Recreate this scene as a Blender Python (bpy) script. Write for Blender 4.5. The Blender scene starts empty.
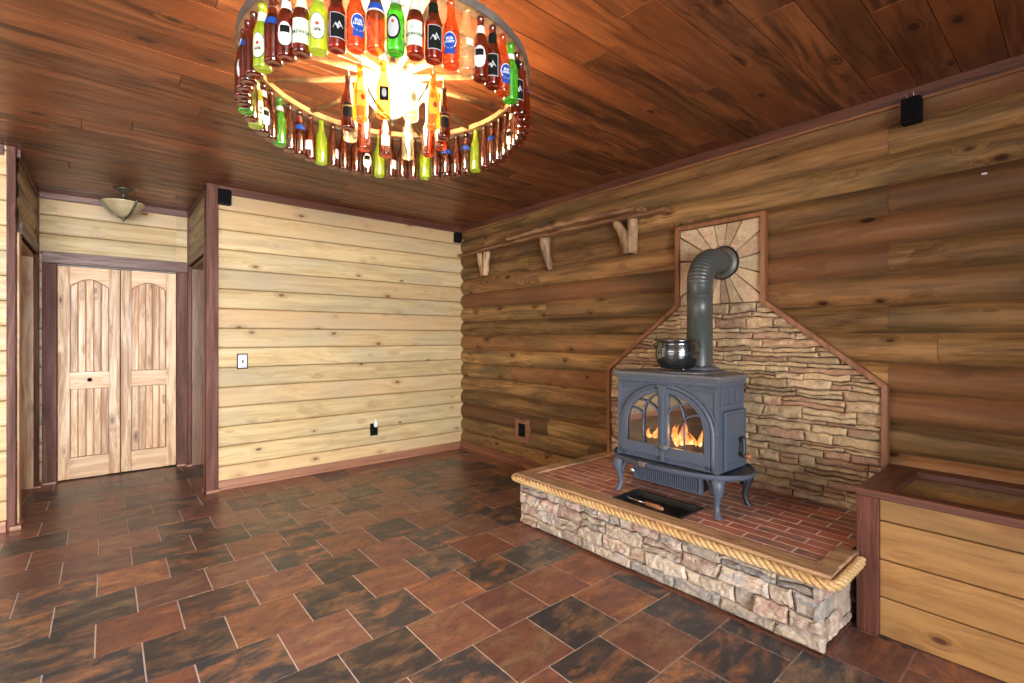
import bpy, math, random
from mathutils import Vector, noise, Matrix
random.seed(7)
PI = math.pi
sc = bpy.context.scene
COL = sc.collection
R = random.uniform

# ------------------------------------------------------------------ mesh builder
class MB:
    def __init__(s):
        s.v = []; s.f = []; s.r = []; s.m = []; s.sm = []
    def add(s, vs, fs, rnd=None, mi=0, smooth=False):
        b = len(s.v); s.v += [tuple(p) for p in vs]
        if rnd is None: rnd = (random.random(), random.random(), random.random())
        for f in fs:
            s.f.append([b + i for i in f]); s.r.append(rnd); s.m.append(mi); s.sm.append(smooth)
    def box(s, x0, x1, y0, y1, z0, z1, rnd=None, mi=0):
        v = [(x, y, z) for x in (x0, x1) for y in (y0, y1) for z in (z0, z1)]
        s.add(v, [(0,1,3,2),(4,6,7,5),(0,4,5,1),(2,3,7,6),(0,2,6,4),(1,5,7,3)], rnd, mi)
    def obox(s, c, ax, ay, az, rnd=None, mi=0):
        # oriented box: centre and three half-axis vectors
        c, ax, ay, az = Vector(c), Vector(ax), Vector(ay), Vector(az)
        v = [c + i*ax + j*ay + k*az for i in (-1,1) for j in (-1,1) for k in (-1,1)]
        s.add(v, [(0,1,3,2),(4,6,7,5),(0,4,5,1),(2,3,7,6),(0,2,6,4),(1,5,7,3)], rnd, mi)
    def tile(s, x0, x1, y0, y1, z, dz, ch, rnd=None, mi=0, sgn=1):
        # flat slab with chamfered rim, face at z, going dz below (sgn=1) or above (sgn=-1)
        a = z - sgn*ch; b = z - sgn*dz
        v = [(x0,y0,b),(x1,y0,b),(x1,y1,b),(x0,y1,b),(x0,y0,a),(x1,y0,a),(x1,y1,a),(x0,y1,a),
             (x0+ch,y0+ch,z),(x1-ch,y0+ch,z),(x1-ch,y1-ch,z),(x0+ch,y1-ch,z)]
        f = [(0,1,5,4),(1,2,6,5),(2,3,7,6),(3,0,4,7),(4,5,9,8),(5,6,10,9),(6,7,11,10),(7,4,8,11),(8,9,10,11)]
        if sgn < 0: f = [tuple(reversed(q)) for q in f]
        s.add(v, f, rnd, mi)
    def tube(s, pts, rad, n=8, rnd=None, mi=0, cap=True, flat=None, smooth=True):
        pts = [Vector(p) for p in pts]; k = len(pts)
        if not hasattr(rad, '__len__'): rad = [rad]*k
        vs = []; up = None
        for i, p in enumerate(pts):
            t = (pts[min(i+1,k-1)] - pts[max(i-1,0)])
            if t.length < 1e-9: t = Vector((0,0,1))
            t.normalize()
            if up is None:
                up = Vector((0,0,1)) if abs(t.z) < .9 else Vector((1,0,0))
            a = t.cross(up)
            if a.length < 1e-5: a = t.orthogonal()
            a.normalize(); b = a.cross(t).normalized(); up = b
            for j in range(n):
                w = 2*PI*j/n
                fl = 1 if flat is None else flat
                vs.append(p + (a*math.cos(w) + b*math.sin(w)*fl)*rad[i])
        fs = [(i*n+j, i*n+(j+1)%n, (i+1)*n+(j+1)%n, (i+1)*n+j) for i in range(k-1) for j in range(n)]
        if cap: fs += [tuple(reversed(range(n))), tuple(range((k-1)*n, k*n))]
        s.add(vs, fs, rnd, mi, smooth)
    def lathe(s, prof, c=(0,0,0), n=24, rnd=None, mi=0, cap=True, smooth=True, arc=None, off=0):
        # prof = [(r,z)...] about +z at c
        full = arc is None
        m = n if full else n+1
        vs = []
        for (r, z) in prof:
            for j in range(m):
                w = off + (2*PI*j/n if full else arc*j/n)
                vs.append((c[0]+r*math.cos(w), c[1]+r*math.sin(w), c[2]+z))
        fs = []
        for i in range(len(prof)-1):
            for j in range(n):
                j2 = (j+1) % m if full else j+1
                fs.append((i*m+j, i*m+j2, (i+1)*m+j2, (i+1)*m+j))
        if cap and full:
            if prof[0][0] > 1e-6: fs.append(tuple(reversed(range(m))))
            if prof[-1][0] > 1e-6: fs.append(tuple(range((len(prof)-1)*m, len(prof)*m)))
        s.add(vs, fs, rnd, mi, smooth)
    def prism(s, poly, d, rnd=None, mi=0):
        # poly: 3-D loop, extruded by vector d
        d = Vector(d); n = len(poly)
        vs = [Vector(p) for p in poly] + [Vector(p)+d for p in poly]
        fs = [tuple(reversed(range(n))), tuple(range(n, 2*n))] + [(i, (i+1)%n, n+(i+1)%n, n+i) for i in range(n)]
        s.add(vs, fs, rnd, mi)
    def ring(s, outer, inner, to3, x0, x1, rnd=None, mi=0):
        # plate between two 2-D loops around a common centre; to3(x, u, v) -> 3-D
        cu = sum(p[0] for p in inner)/len(inner); cv = sum(p[1] for p in inner)/len(inner)
        angs = sorted(set(round(math.atan2(p[1]-cv, p[0]-cu), 5) for p in outer+inner))
        def cast(loop, a):
            dx, dy = math.cos(a), math.sin(a); best = 0
            for i in range(len(loop)):
                ax, ay = loop[i][0]-cu, loop[i][1]-cv; bx, by = loop[(i+1)%len(loop)][0]-cu, loop[(i+1)%len(loop)][1]-cv
                ex, ey = bx-ax, by-ay; den = dx*ey-dy*ex
                if abs(den) < 1e-12: continue
                t = (ax*ey-ay*ex)/den; q = (ax*dy-ay*dx)/den
                if t > 0 and -1e-3 <= q <= 1+1e-3: best = max(best, t)
            return cu+dx*best, cv+dy*best
        O = [cast(outer, a) for a in angs]; I = [cast(inner, a) for a in angs]; n = len(angs)
        vs = [to3(x0, *p) for p in O] + [to3(x0, *p) for p in I] + [to3(x1, *p) for p in O] + [to3(x1, *p) for p in I]
        fs = []
        for i in range(n):
            j = (i+1) % n
            fs += [(i, j, n+j, n+i), (2*n+i, 3*n+i, 3*n+j, 2*n+j), (i, 2*n+i, 2*n+j, j), (n+i, n+j, 3*n+j, 3*n+i)]
        s.add(vs, fs, rnd, mi)

def wloc(o):
    v = Vector((0,0,0))
    while o: v = v + o.location; o = o.parent
    return v

def build(name, mb, mats, parent=None, label=None, bevel=0, shift=None, fixn=True):
    me = bpy.data.meshes.new(name)
    off = wloc(parent) if parent else (shift or Vector((0,0,0)))
    me.from_pydata([tuple(Vector(p)-off) for p in mb.v], [], mb.f)
    if fixn:
        import bmesh
        bm = bmesh.new(); bm.from_mesh(me); bmesh.ops.recalc_face_normals(bm, faces=bm.faces); bm.to_mesh(me); bm.free()
    at = me.attributes.new('rnd', 'FLOAT_COLOR', 'FACE')
    at.data.foreach_set('color', [c for r in mb.r for c in (*r, 1.0)])
    if not isinstance(mats, (list, tuple)): mats = [mats]
    for m in mats: me.materials.append(m)
    me.polygons.foreach_set('material_index', mb.m)
    me.polygons.foreach_set('use_smooth', mb.sm)
    me.update()
    o = bpy.data.objects.new(name, me); COL.objects.link(o)
    if parent: o.parent = parent
    elif shift: o.location = shift
    if label: o['label'] = label
    if bevel:
        b = o.modifiers.new('edge', 'BEVEL'); b.width = bevel; b.segments = 2; b.limit_method = 'ANGLE'; b.angle_limit = .7
    return o
def struct(name, mb, mats, parent=None, bevel=0):
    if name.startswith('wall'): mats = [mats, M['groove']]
    o = build(name, mb, mats, parent, bevel=bevel)
    if not parent: o['kind'] = 'structure'
    return o
def thing(name, loc, label, cat, group=None):
    o = bpy.data.objects.new(name, None); COL.objects.link(o); o.location = loc; o.empty_display_size = .05
    o['label'] = label; o['category'] = cat
    if group: o['group'] = group
    return o

# ------------------------------------------------------------------ materials
def newmat(name):
    m = bpy.data.materials.new(name); m.use_nodes = True
    nt = m.node_tree; b = nt.nodes['Principled BSDF']
    return m, nt, b
def N(nt, t, props=None, **ins):
    n = nt.nodes.new('ShaderNode'+t)
    for k, v in (props or {}).items(): setattr(n, k, v)
    for k, v in ins.items():
        key = int(k[1:]) if k[0] == 'i' and k[1:].isdigit() else k.replace('_', ' ')
        if isinstance(v, bpy.types.NodeSocket): nt.links.new(v, n.inputs[key])
        else: n.inputs[key].default_value = v
    return n
def math_(nt, op, a, b=0.0, clamp=False):
    n = N(nt, 'Math', {'operation': op, 'use_clamp': clamp}, i0=a, i1=b); return n.outputs[0]
def vmath(nt, op, a, b):
    return N(nt, 'VectorMath', {'operation': op}, i0=a, i1=b).outputs[0]
def mix(nt, f, a, b, mode='MIX'):
    n = nt.nodes.new('ShaderNodeMix'); n.data_type = 'RGBA'; n.blend_type = mode
    for k, v in ((0, f), (6, a), (7, b)):
        if isinstance(v, bpy.types.NodeSocket): nt.links.new(v, n.inputs[k])
        else: n.inputs[k].default_value = (v if k == 0 else (*v[:3], 1))
    return n.outputs[2]
def mapr(nt, v, a, b, c=0.0, d=1.0):
    n = N(nt, 'MapRange', None, Value=v); n.inputs['From Min'].default_value = a; n.inputs['From Max'].default_value = b
    n.inputs['To Min'].default_value = c; n.inputs['To Max'].default_value = d; return n.outputs[0]
def ramp(nt, v, stops, interp='LINEAR'):
    n = nt.nodes.new('ShaderNodeValToRGB'); nt.links.new(v, n.inputs[0]); cr = n.color_ramp; cr.interpolation = interp
    while len(cr.elements) < len(stops): cr.elements.new(.5)
    for e, (p, c) in zip(cr.elements, stops): e.position = p; e.color = (*c, 1)
    return n.outputs[0]
def attr(nt):
    n = N(nt, 'Attribute', {'attribute_name': 'rnd'}); return n
def sep(nt, v):
    return N(nt, 'SeparateColor', None, Color=v).outputs

def wood(name, light, dark, axis='X', depth=None, knots=.55, knotcol=(.07,.025,.01), stain=None, stain_amt=.5,
         rough=.45, bump=.25, vary=.35, across=26, hue=None, knot_scale=(4.2, 8.5), stain_seed=0, spec=.5):
    m, nt, b = newmat(name)
    tc = N(nt, 'TexCoord').outputs['Object']
    a = attr(nt); rr = sep(nt, a.outputs['Color'])
    p = vmath(nt, 'ADD', tc, vmath(nt, 'MULTIPLY', a.outputs['Color'], (37.1, 23.7, 51.3)))
    ax = 'XYZ'.index(axis)
    ks = [knot_scale[1]]*3; ks[ax] = knot_scale[0]
    gs = [across]*3; gs[ax] = 1.3
    if depth: ks['XYZ'.index(depth)] = .02
    kp = vmath(nt, 'MULTIPLY', p, tuple(ks))
    vor = N(nt, 'TexVoronoi', None, Vector=kp, Scale=1.0, Randomness=.95)
    d = vor.outputs['Distance']; cc = sep(nt, vor.outputs['Color'])
    exist = math_(nt, 'GREATER_THAN', cc[0], 1-knots)
    size = mapr(nt, cc[1], 0, 1, .5, 1.15)
    dn = math_(nt, 'DIVIDE', d, size)
    core = math_(nt, 'MULTIPLY', mapr(nt, dn, .17, .12), exist)
    halo = math_(nt, 'MULTIPLY', mapr(nt, dn, .46, .14), exist)
    # grain, bent around knots
    wob = N(nt, 'TexNoise', None, Vector=vmath(nt, 'MULTIPLY', p, tuple(2.2 if i != ax else .8 for i in range(3))), Scale=1.0, Detail=2.0).outputs[0]
    bend = math_(nt, 'ADD', math_(nt, 'MULTIPLY', halo, .9), math_(nt, 'MULTIPLY', wob, 3.2))
    comb = N(nt, 'CombineXYZ', None, X=bend, Y=bend, Z=bend).outputs[0]
    gp = vmath(nt, 'ADD', vmath(nt, 'MULTIPLY', p, tuple(gs)), comb)
    g1 = N(nt, 'TexNoise', None, Vector=gp, Scale=1.0, Detail=5.0, Roughness=.6).outputs[0]
    g2 = N(nt, 'TexNoise', None, Vector=vmath(nt, 'MULTIPLY', gp, (3.3,)*3), Scale=1.0, Detail=3.0).outputs[0]
    g = mapr(nt, math_(nt, 'ADD', math_(nt, 'MULTIPLY', g1, .7), math_(nt, 'MULTIPLY', g2, .3)), .40, .61)
    col = mix(nt, g, light, dark)
    if hue: col = mix(nt, mapr(nt, rr[1], .5, 1.0, 0, .8), col, hue)
    if stain:
        sp = [3.2]*3; sp[ax] = 1.0
        sn = N(nt, 'TexNoise', None, Vector=vmath(nt, 'MULTIPLY', p, tuple(sp)), Scale=1.0, Detail=3.0, Roughness=.55).outputs[0]
        col = mix(nt, math_(nt, 'MULTIPLY', mapr(nt, sn, .45, .7), stain_amt), col, stain)
    col = mix(nt, math_(nt, 'MULTIPLY', halo, .45), col, tuple(.5*x+.5*y for x, y in zip(dark, knotcol)))
    col = mix(nt, math_(nt, 'MULTIPLY', core, .9), col, knotcol)
    val = mapr(nt, rr[0], 0, 1, 1-vary, 1+vary*.45)
    vc = N(nt, 'CombineXYZ', None, X=val, Y=val, Z=val).outputs[0]
    col = mix(nt, 1.0, col, vc, 'MULTIPLY')
    nt.links.new(col, b.inputs['Base Color'])
    nt.links.new(mapr(nt, g, 0, 1, rough-.06, rough+.1), b.inputs['Roughness'])
    b.inputs['Specular IOR Level'].default_value = spec
    bm = N(nt, 'Bump', None, Strength=bump, Distance=.004, Height=math_(nt, 'SUBTRACT', 1.0, math_(nt, 'ADD', g, core)))
    nt.links.new(bm.outputs[0], b.inputs['Normal'])
    return m

M = {}
M['log_back'] = wood('pale_log_siding', (.63,.48,.25), (.46,.315,.14), 'X', 'Y', .5, knotcol=(.16,.07,.03), stain=(.36,.35,.27), stain_amt=.45, vary=.14, hue=(.62,.40,.20), rough=.5, across=20, spec=.35)
M['log_right'] = wood('honey_log_siding', (.42,.225,.08), (.145,.070,.024), 'Y', 'X', .5, knotcol=(.04,.014,.006), stain=(.085,.068,.032), stain_amt=.7, vary=.42, hue=(.20,.075,.032), rough=.5, across=20, spec=.22)
M['log_side'] = wood('side_log_siding', (.50,.36,.17), (.30,.20,.09), 'Y', 'X', .4, stain=(.22,.21,.13), stain_amt=.5, vary=.25, rough=.5)
M['ceiling'] = wood('dark_stained_ceiling_plank', (.28,.093,.030), (.07,.020,.0075), 'X', 'Z', .35, knotcol=(.03,.009,.004), stain=(.045,.014,.007), stain_amt=.65, vary=.3, hue=(.25,.07,.02), rough=.34, bump=.35, across=16, spec=.5)
M['dark_x'] = wood('dark_trim_x', (.15,.052,.030), (.075,.026,.016), 'X', None, .2, rough=.42, vary=.2)
M['dark_y'] = wood('dark_trim_y', (.15,.052,.030), (.075,.026,.016), 'Y', None, .2, rough=.42, vary=.2)
M['dark_z'] = wood('dark_trim_z', (.17,.060,.038), (.085,.030,.020), 'Z', None, .25, rough=.55, vary=.2, bump=.5, spec=.3)
M['red_x'] = wood('red_base_x', (.42,.20,.115), (.27,.115,.062), 'X', None, .15, rough=.4, vary=.15)
M['red_y'] = wood('red_base_y', (.30,.12,.062), (.19,.07,.036), 'Y', None, .15, rough=.4, vary=.15)
M['orange_y'] = wood('orange_trim_y', (.36,.15,.055), (.21,.08,.03), 'Y', None, .15, rough=.4, vary=.15)
M['orange_z'] = wood('orange_trim_z', (.34,.14,.055), (.20,.075,.03), 'Z', None, .15, rough=.4, vary=.15)
M['door_z'] = wood('knotty_door_z', (.76,.51,.28), (.42,.205,.09), 'Z', 'Y', .6, knotcol=(.10,.035,.015), vary=.22, rough=.42, across=22, knot_scale=(3.6, 10))
M['door_x'] = wood('knotty_door_x', (.76,.50,.28), (.54,.30,.14), 'X', 'Y', .3, knotcol=(.10,.035,.015), vary=.15, rough=.42, across=22)
M['jamb'] = wood('brown_jamb', (.30,.15,.075), (.19,.085,.045), 'Z', None, .3, rough=.42, vary=.2)
M['box_front'] = wood('firewood_box_board', (.52,.28,.095), (.33,.155,.05), 'Y', 'X', .6, knotcol=(.10,.03,.015), stain=(.20,.14,.05), stain_amt=.5, vary=.2, rough=.42, across=14)
M['cap'] = wood('worn_edge_board', (.60,.37,.20), (.32,.19,.11), 'Y', None, .2, stain=(.16,.12,.09), stain_amt=.7, rough=.5, bump=.7, vary=.15)
M['branch'] = wood('peeled_branch', (.62,.40,.20), (.22,.11,.05), 'Z', None, .3, stain=(.10,.05,.03), stain_amt=.9, rough=.55, bump=.8)
M['slab'] = wood('live_edge_slab', (.34,.165,.07), (.12,.052,.024), 'Y', None, .3, stain=(.45,.27,.13), stain_amt=.4, rough=.45, bump=.9)

def stone(name, stops, rough=.8, bump=.9, gain=1.0):
    m, nt, b = newmat(name)
    tc = N(nt, 'TexCoord').outputs['Object']; a = attr(nt); rr = sep(nt, a.outputs['Color'])
    p = vmath(nt, 'ADD', tc, vmath(nt, 'MULTIPLY', a.outputs['Color'], (9., 7., 11.)))
    n1 = N(nt, 'TexNoise', None, Vector=vmath(nt, 'MULTIPLY', p, (1, 1, 2.2)), Scale=9.0, Detail=6.0, Roughness=.6).outputs[0]
    n2 = N(nt, 'TexNoise', None, Vector=p, Scale=60.0, Detail=6.0, Roughness=.7).outputs[0]
    f = math_(nt, 'ADD', rr[0], mapr(nt, n1, .3, .7, -.2, .2), True)
    c = ramp(nt, f, stops)
    v = math_(nt, 'MULTIPLY', mapr(nt, rr[1], 0, 1, .72, 1.15), mapr(nt, n2, .3, .7, .75*gain, 1.2*gain))
    c = mix(nt, 1.0, c, N(nt, 'CombineXYZ', None, X=v, Y=v, Z=v).outputs[0], 'MULTIPLY')
    nt.links.new(c, b.inputs['Base Color']); b.inputs['Roughness'].default_value = rough
    b.inputs['Specular IOR Level'].default_value = .3
    bm = N(nt, 'Bump', None, Strength=bump, Distance=.008, Height=math_(nt, 'ADD', n1, math_(nt, 'MULTIPLY', n2, .35)))
    nt.links.new(bm.outputs[0], b.inputs['Normal'])
    return m
M['stone_base'] = stone('pale_ledge_stone', [(0,(.52,.43,.34)),(.3,(.44,.35,.26)),(.5,(.34,.31,.29)),(.68,(.58,.48,.37)),(.86,(.36,.22,.18)),(1,(.50,.40,.28))])
M['stone_wall'] = stone('tan_ledge_stone', [(0,(.60,.42,.23)),(.25,(.46,.32,.18)),(.45,(.68,.50,.29)),(.62,(.38,.26,.155)),(.8,(.45,.25,.15)),(1,(.62,.46,.26))])
M['stone_ray'] = stone('radial_cut_stone', [(0,(.68,.49,.28)),(.4,(.56,.39,.22)),(.7,(.50,.32,.20)),(1,(.68,.52,.30))], bump=.7)

def plain(name, col, rough=.5, metal=0, bump=0, bscale=80, emis=None, estr=0, spec=.5, coat=0, var=0):
    m, nt, b = newmat(name)
    b.inputs['Base Color'].default_value = (*col, 1); b.inputs['Roughness'].default_value = rough
    b.inputs['Metallic'].default_value = metal; b.inputs['Specular IOR Level'].default_value = spec
    b.inputs['Coat Weight'].default_value = coat
    tc = N(nt, 'TexCoord').outputs['Object']
    n = N(nt, 'TexNoise', None, Vector=tc, Scale=float(bscale), Detail=4.0).outputs[0]
    if var: nt.links.new(mix(nt, mapr(nt, n, .3, .7), tuple(c*(1-var) for c in col), tuple(min(1, c*(1+var)) for c in col)), b.inputs['Base Color'])
    if bump:
        bm = N(nt, 'Bump', None, Strength=bump, Distance=.002, Height=n); nt.links.new(bm.outputs[0], b.inputs['Normal'])
    if emis: b.inputs['Emission Color'].default_value = (*emis, 1); b.inputs['Emission Strength'].default_value = estr
    return m
M['groove'] = plain('painted_log_groove_shade', (.13,.075,.035), .7, var=.3)  # dark brown edge strips: shade between the logs, painted in as colour
M['grout'] = plain('floor_grout', (.66,.59,.59), .7, bump=.3)
M['mortar'] = plain('brick_mortar', (.74,.64,.58), .8, bump=.4, var=.15)
M['backfill'] = plain('dark_stone_joint', (.055,.04,.03), .9, bump=.3)
M['iron'] = plain('blue_grey_cast_iron', (.075,.092,.125), .42, bump=.25, bscale=160, var=.15, spec=.45)
M['iron_top'] = plain('stove_top_iron', (.11,.115,.13), .38, bump=.3, bscale=120, var=.2)
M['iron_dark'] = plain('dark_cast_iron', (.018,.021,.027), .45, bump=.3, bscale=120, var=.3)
M['soot'] = plain('sooty_firebox', (.02,.014,.011), .9, bump=.5, var=.4)
M['pipe'] = plain('stove_pipe_enamel', (.060,.066,.060), .36, bump=.05, var=.1)
M['black'] = plain('black_plastic', (.003,.003,.0035), .6, spec=.15)
M['pot'] = plain('polished_cast_pot', (.16,.18,.19), .17, metal=.95, bump=.15, bscale=40, var=.3)
M['trackmetal'] = plain('door_track_metal', (.35,.34,.32), .6, var=.1)
M['steel'] = plain('brushed_steel', (.62,.63,.66), .28, metal=1, var=.08)
M['white'] = plain('white_plastic', (.80,.80,.80), .35)
M['bronze'] = plain('antique_bronze', (.13,.115,.075), .42, metal=.6, var=.3, bscale=30)
M['tire'] = plain('weathered_iron_band', (.16,.15,.13), .5, metal=.5, var=.35, bscale=12, bump=.4)
M['charred'] = plain('charred_log', (.035,.02,.012), .9, bump=1, bscale=30, var=.5)
M['knob_wood'] = plain('turned_knob_wood', (.30,.12,.055), .35, var=.25)
M['glow_ember'] = plain('glowing_embers', (.2,.03,.0), .8, emis=(1,.25,.04), estr=3.0, bscale=30)
M['tray'] = plain('black_tray', (.010,.011,.013), .3, bump=.1)
M['rim_wood'] = wood('wheel_wood', (.42,.25,.12), (.22,.12,.055), 'Z', None, .1, rough=.5, across=10, vary=.1)

def rope_mat():
    m, nt, b = newmat('manila_rope')
    tc = N(nt, 'TexCoord').outputs['Object']
    n = N(nt, 'TexNoise', None, Vector=tc, Scale=120.0, Detail=3.0).outputs[0]
    n3 = N(nt, 'TexNoise', None, Vector=tc, Scale=5.0, Detail=1.0).outputs[0]
    c = mix(nt, mapr(nt, n, .35, .65), (.66,.44,.20), (.42,.24,.09))
    c = mix(nt, mapr(nt, n3, .45, .6, 0, .4), c, (.70,.52,.27))
    nt.links.new(c, b.inputs['Base Color']); b.inputs['Roughness'].default_value = .7
    bm = N(nt, 'Bump', None, Strength=.6, Distance=.002, Height=n); nt.links.new(bm.outputs[0], b.inputs['Normal'])
    return m
M['rope'] = rope_mat()

def slate():
    m, nt, b = newmat('slate_floor_tile')
    tc = N(nt, 'TexCoord').outputs['Object']; a = attr(nt); rr = sep(nt, a.outputs['Color'])
    p = vmath(nt, 'ADD', tc, vmath(nt, 'MULTIPLY', a.outputs['Color'], (31., 17., 13.)))
    w = N(nt, 'TexNoise', None, Vector=p, Scale=2.5, Detail=2.0).outputs['Color']
    pd = vmath(nt, 'ADD', vmath(nt, 'MULTIPLY', p, (1.0, 1.9, 1)), vmath(nt, 'MULTIPLY', w, (.35, .35, .35)))
    n1 = N(nt, 'TexNoise', None, Vector=pd, Scale=5.5, Detail=10.0, Roughness=.68, Distortion=.15).outputs[0]
    n2 = N(nt, 'TexNoise', None, Vector=pd, Scale=16.0, Detail=8.0, Roughness=.75, Distortion=.3).outputs[0]
    base = ramp(nt, rr[0], [(0,(.032,.036,.048)),(.30,(.05,.048,.052)),(.48,(.155,.068,.058)),(.75,(.19,.08,.055)),(1,(.14,.066,.068))])
    hi = ramp(nt, rr[1], [(0,(.42,.19,.075)),(.5,(.36,.14,.07)),(1,(.24,.19,.11))])
    c = mix(nt, mapr(nt, n1, .46, .68, 0, .95), base, hi)
    c = mix(nt, mapr(nt, n2, .50, .66, 0, .6), c, (.03,.026,.03))
    c = mix(nt, mapr(nt, n2, .44, .34, 0, .5), c, (.30,.17,.11))
    v = mapr(nt, rr[2], 0, 1, .8, 1.25)
    c = mix(nt, 1.0, c, N(nt, 'CombineXYZ', None, X=v, Y=v, Z=v).outputs[0], 'MULTIPLY')
    nt.links.new(c, b.inputs['Base Color'])
    nt.links.new(mapr(nt, n2, .3, .7, .24, .40), b.inputs['Roughness'])
    bm = N(nt, 'Bump', None, Strength=.35, Distance=.004, Height=math_(nt, 'ADD', n1, math_(nt, 'MULTIPLY', n2, .6)))
    nt.links.new(bm.outputs[0], b.inputs['Normal'])
    return m
M['slate'] = slate()

def brick_mat():
    m, nt, b = newmat('hearth_brick')
    tc = N(nt, 'TexCoord').outputs['Object']; a = attr(nt); rr = sep(nt, a.outputs['Color'])
    p = vmath(nt, 'ADD', tc, a.outputs['Color'])
    n = N(nt, 'TexNoise', None, Vector=p, Scale=7.0, Detail=5.0).outputs[0]
    n2 = N(nt, 'TexNoise', None, Vector=p, Scale=90.0, Detail=3.0).outputs[0]
    c = ramp(nt, rr[0], [(0,(.46,.17,.11)),(.4,(.36,.12,.085)),(.7,(.26,.13,.12)),(1,(.52,.24,.17))])
    c = mix(nt, mapr(nt, n, .5, .7, 0, .7), c, (.13,.075,.075))
    c = mix(nt, mapr(nt, n2, .55, .75, 0, .4), c, (.35,.2,.15))
    nt.links.new(c, b.inputs['Base Color']); b.inputs['Roughness'].default_value = .4
    bm = N(nt, 'Bump', None, Strength=.4, Distance=.002, Height=n2); nt.links.new(bm.outputs[0], b.inputs['Normal'])
    return m
M['brick'] = brick_mat()

def thin_glass(name, col, t=.75, trans=.15, rough=.04, body=.35):
    # see-through coloured glass wall: transmits, scatters a little and shines
    m, nt, b = newmat(name)
    out = nt.nodes['Material Output']; nt.nodes.remove(b)
    tr = N(nt, 'BsdfTransparent', None, Color=(*col, 1)); df = N(nt, 'BsdfTranslucent', None, Color=(*[min(1, c*1.0) for c in col], 1))
    dd = N(nt, 'BsdfDiffuse', None, Color=(*[c*body for c in col], 1))
    gl = N(nt, 'BsdfGlossy', None, Color=(1,1,1,1), Roughness=rough)
    tcn = N(nt, 'TexCoord').outputs['Object']
    nz = N(nt, 'TexNoise', None, Vector=tcn, Scale=25.0, Detail=2.0).outputs[0]
    lw = N(nt, 'LayerWeight', None, Blend=.35)
    m0 = N(nt, 'MixShader', None, i0=.35); nt.links.new(df.outputs[0], m0.inputs[1]); nt.links.new(dd.outputs[0], m0.inputs[2])
    f1 = math_(nt, 'ADD', mapr(nt, nz, .3, .7, -.05, .05), trans, True)
    m1 = N(nt, 'MixShader', None, i0=f1); nt.links.new(tr.outputs[0], m1.inputs[1]); nt.links.new(m0.outputs[0], m1.inputs[2])
    m2 = N(nt, 'MixShader', None, i0=mapr(nt, lw.outputs['Facing'], 0, 1, .05, .45)); nt.links.new(m1.outputs[0], m2.inputs[1]); nt.links.new(gl.outputs[0], m2.inputs[2])
    nt.links.new(m2.outputs[0], out.inputs[0])
    return m
M['g_brown'] = thin_glass('brown_bottle_glass', (.42,.10,.03), trans=.22)
M['g_dark'] = thin_glass('dark_bottle_glass', (.16,.035,.015), trans=.22)
M['g_amber'] = thin_glass('amber_bottle_glass', (.85,.30,.08), trans=.28)
M['g_green'] = thin_glass('green_bottle_glass', (.16,.72,.07), trans=.4, body=.8)
M['g_lime'] = thin_glass('yellow_green_bottle_glass', (.66,.88,.08), trans=.5, body=.85)
M['g_clear'] = thin_glass('clear_bottle_glass', (.95,.88,.68), trans=.15)
M['pane'] = None
def pane_mat():
    m, nt, b = newmat('stove_window_glass'); out = nt.nodes['Material Output']; nt.nodes.remove(b)
    tr = N(nt, 'BsdfTransparent', None, Color=(.92,.9,.86,1)); gl = N(nt, 'BsdfGlossy', None, Color=(1,1,1,1), Roughness=.03)
    tcn = N(nt, 'TexCoord').outputs['Object']; nz = N(nt, 'TexNoise', None, Vector=tcn, Scale=9.0).outputs[0]
    bm = N(nt, 'Bump', None, Strength=.1, Distance=.002, Height=nz); nt.links.new(bm.outputs[0], gl.inputs['Normal'])
    lw = N(nt, 'LayerWeight', None, Blend=.4)
    m2 = N(nt, 'MixShader', None, i0=mapr(nt, lw.outputs['Facing'], 0, 1, .30, .75)); nt.links.new(tr.outputs[0], m2.inputs[1]); nt.links.new(gl.outputs[0], m2.inputs[2])
    nt.links.new(m2.outputs[0], out.inputs[0]); return m
M['pane'] = pane_mat()
def flame_mat():
    m, nt, b = newmat('flame'); out = nt.nodes['Material Output']; nt.nodes.remove(b)
    tc = N(nt, 'TexCoord').outputs['Object']; z = sep(nt, tc)[2]
    n = N(nt, 'TexNoise', None, Vector=tc, Scale=30.0, Detail=2.0).outputs[0]
    f = math_(nt, 'ADD', mapr(nt, z, .29, .47), mapr(nt, n, .3, .7, -.3, .3), True)
    c = ramp(nt, f, [(0,(1,.66,.36)),(.4,(1,.36,.08)),(1,(.9,.14,.015))])
    e = N(nt, 'Emission', None, Color=c, Strength=math_(nt, 'ADD', math_(nt, 'MULTIPLY', math_(nt, 'SUBTRACT', 1.0, f), 3.2), 1.0))
    t = N(nt, 'BsdfTransparent')
    lw = N(nt, 'LayerWeight', None, Blend=.5)
    s = N(nt, 'MixShader', None, i0=mapr(nt, lw.outputs['Facing'], .35, .95, 0, .8)); nt.links.new(e.outputs[0], s.inputs[1]); nt.links.new(t.outputs[0], s.inputs[2])
    nt.links.new(s.outputs[0], out.inputs[0]); return m
M['flame'] = flame_mat()
def bowl_mat(name, col, e):
    m, nt, b = newmat(name)
    tc = N(nt, 'TexCoord').outputs['Object']; n = N(nt, 'TexNoise', None, Vector=tc, Scale=12.0, Detail=4.0).outputs[0]
    c = mix(nt, mapr(nt, n, .35, .65), col, tuple(x*.75 for x in col))
    nt.links.new(c, b.inputs['Base Color']); b.inputs['Roughness'].default_value = .3
    if e:
        nt.links.new(mix(nt, mapr(nt, n, .35, .65), (1,.80,.50), (1,.72,.40)), b.inputs['Emission Color']); b.inputs['Emission Strength'].default_value = e
    return m
M['bowl_lit'] = bowl_mat('lit_alabaster_bowl', (.9,.8,.6), 170)
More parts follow.
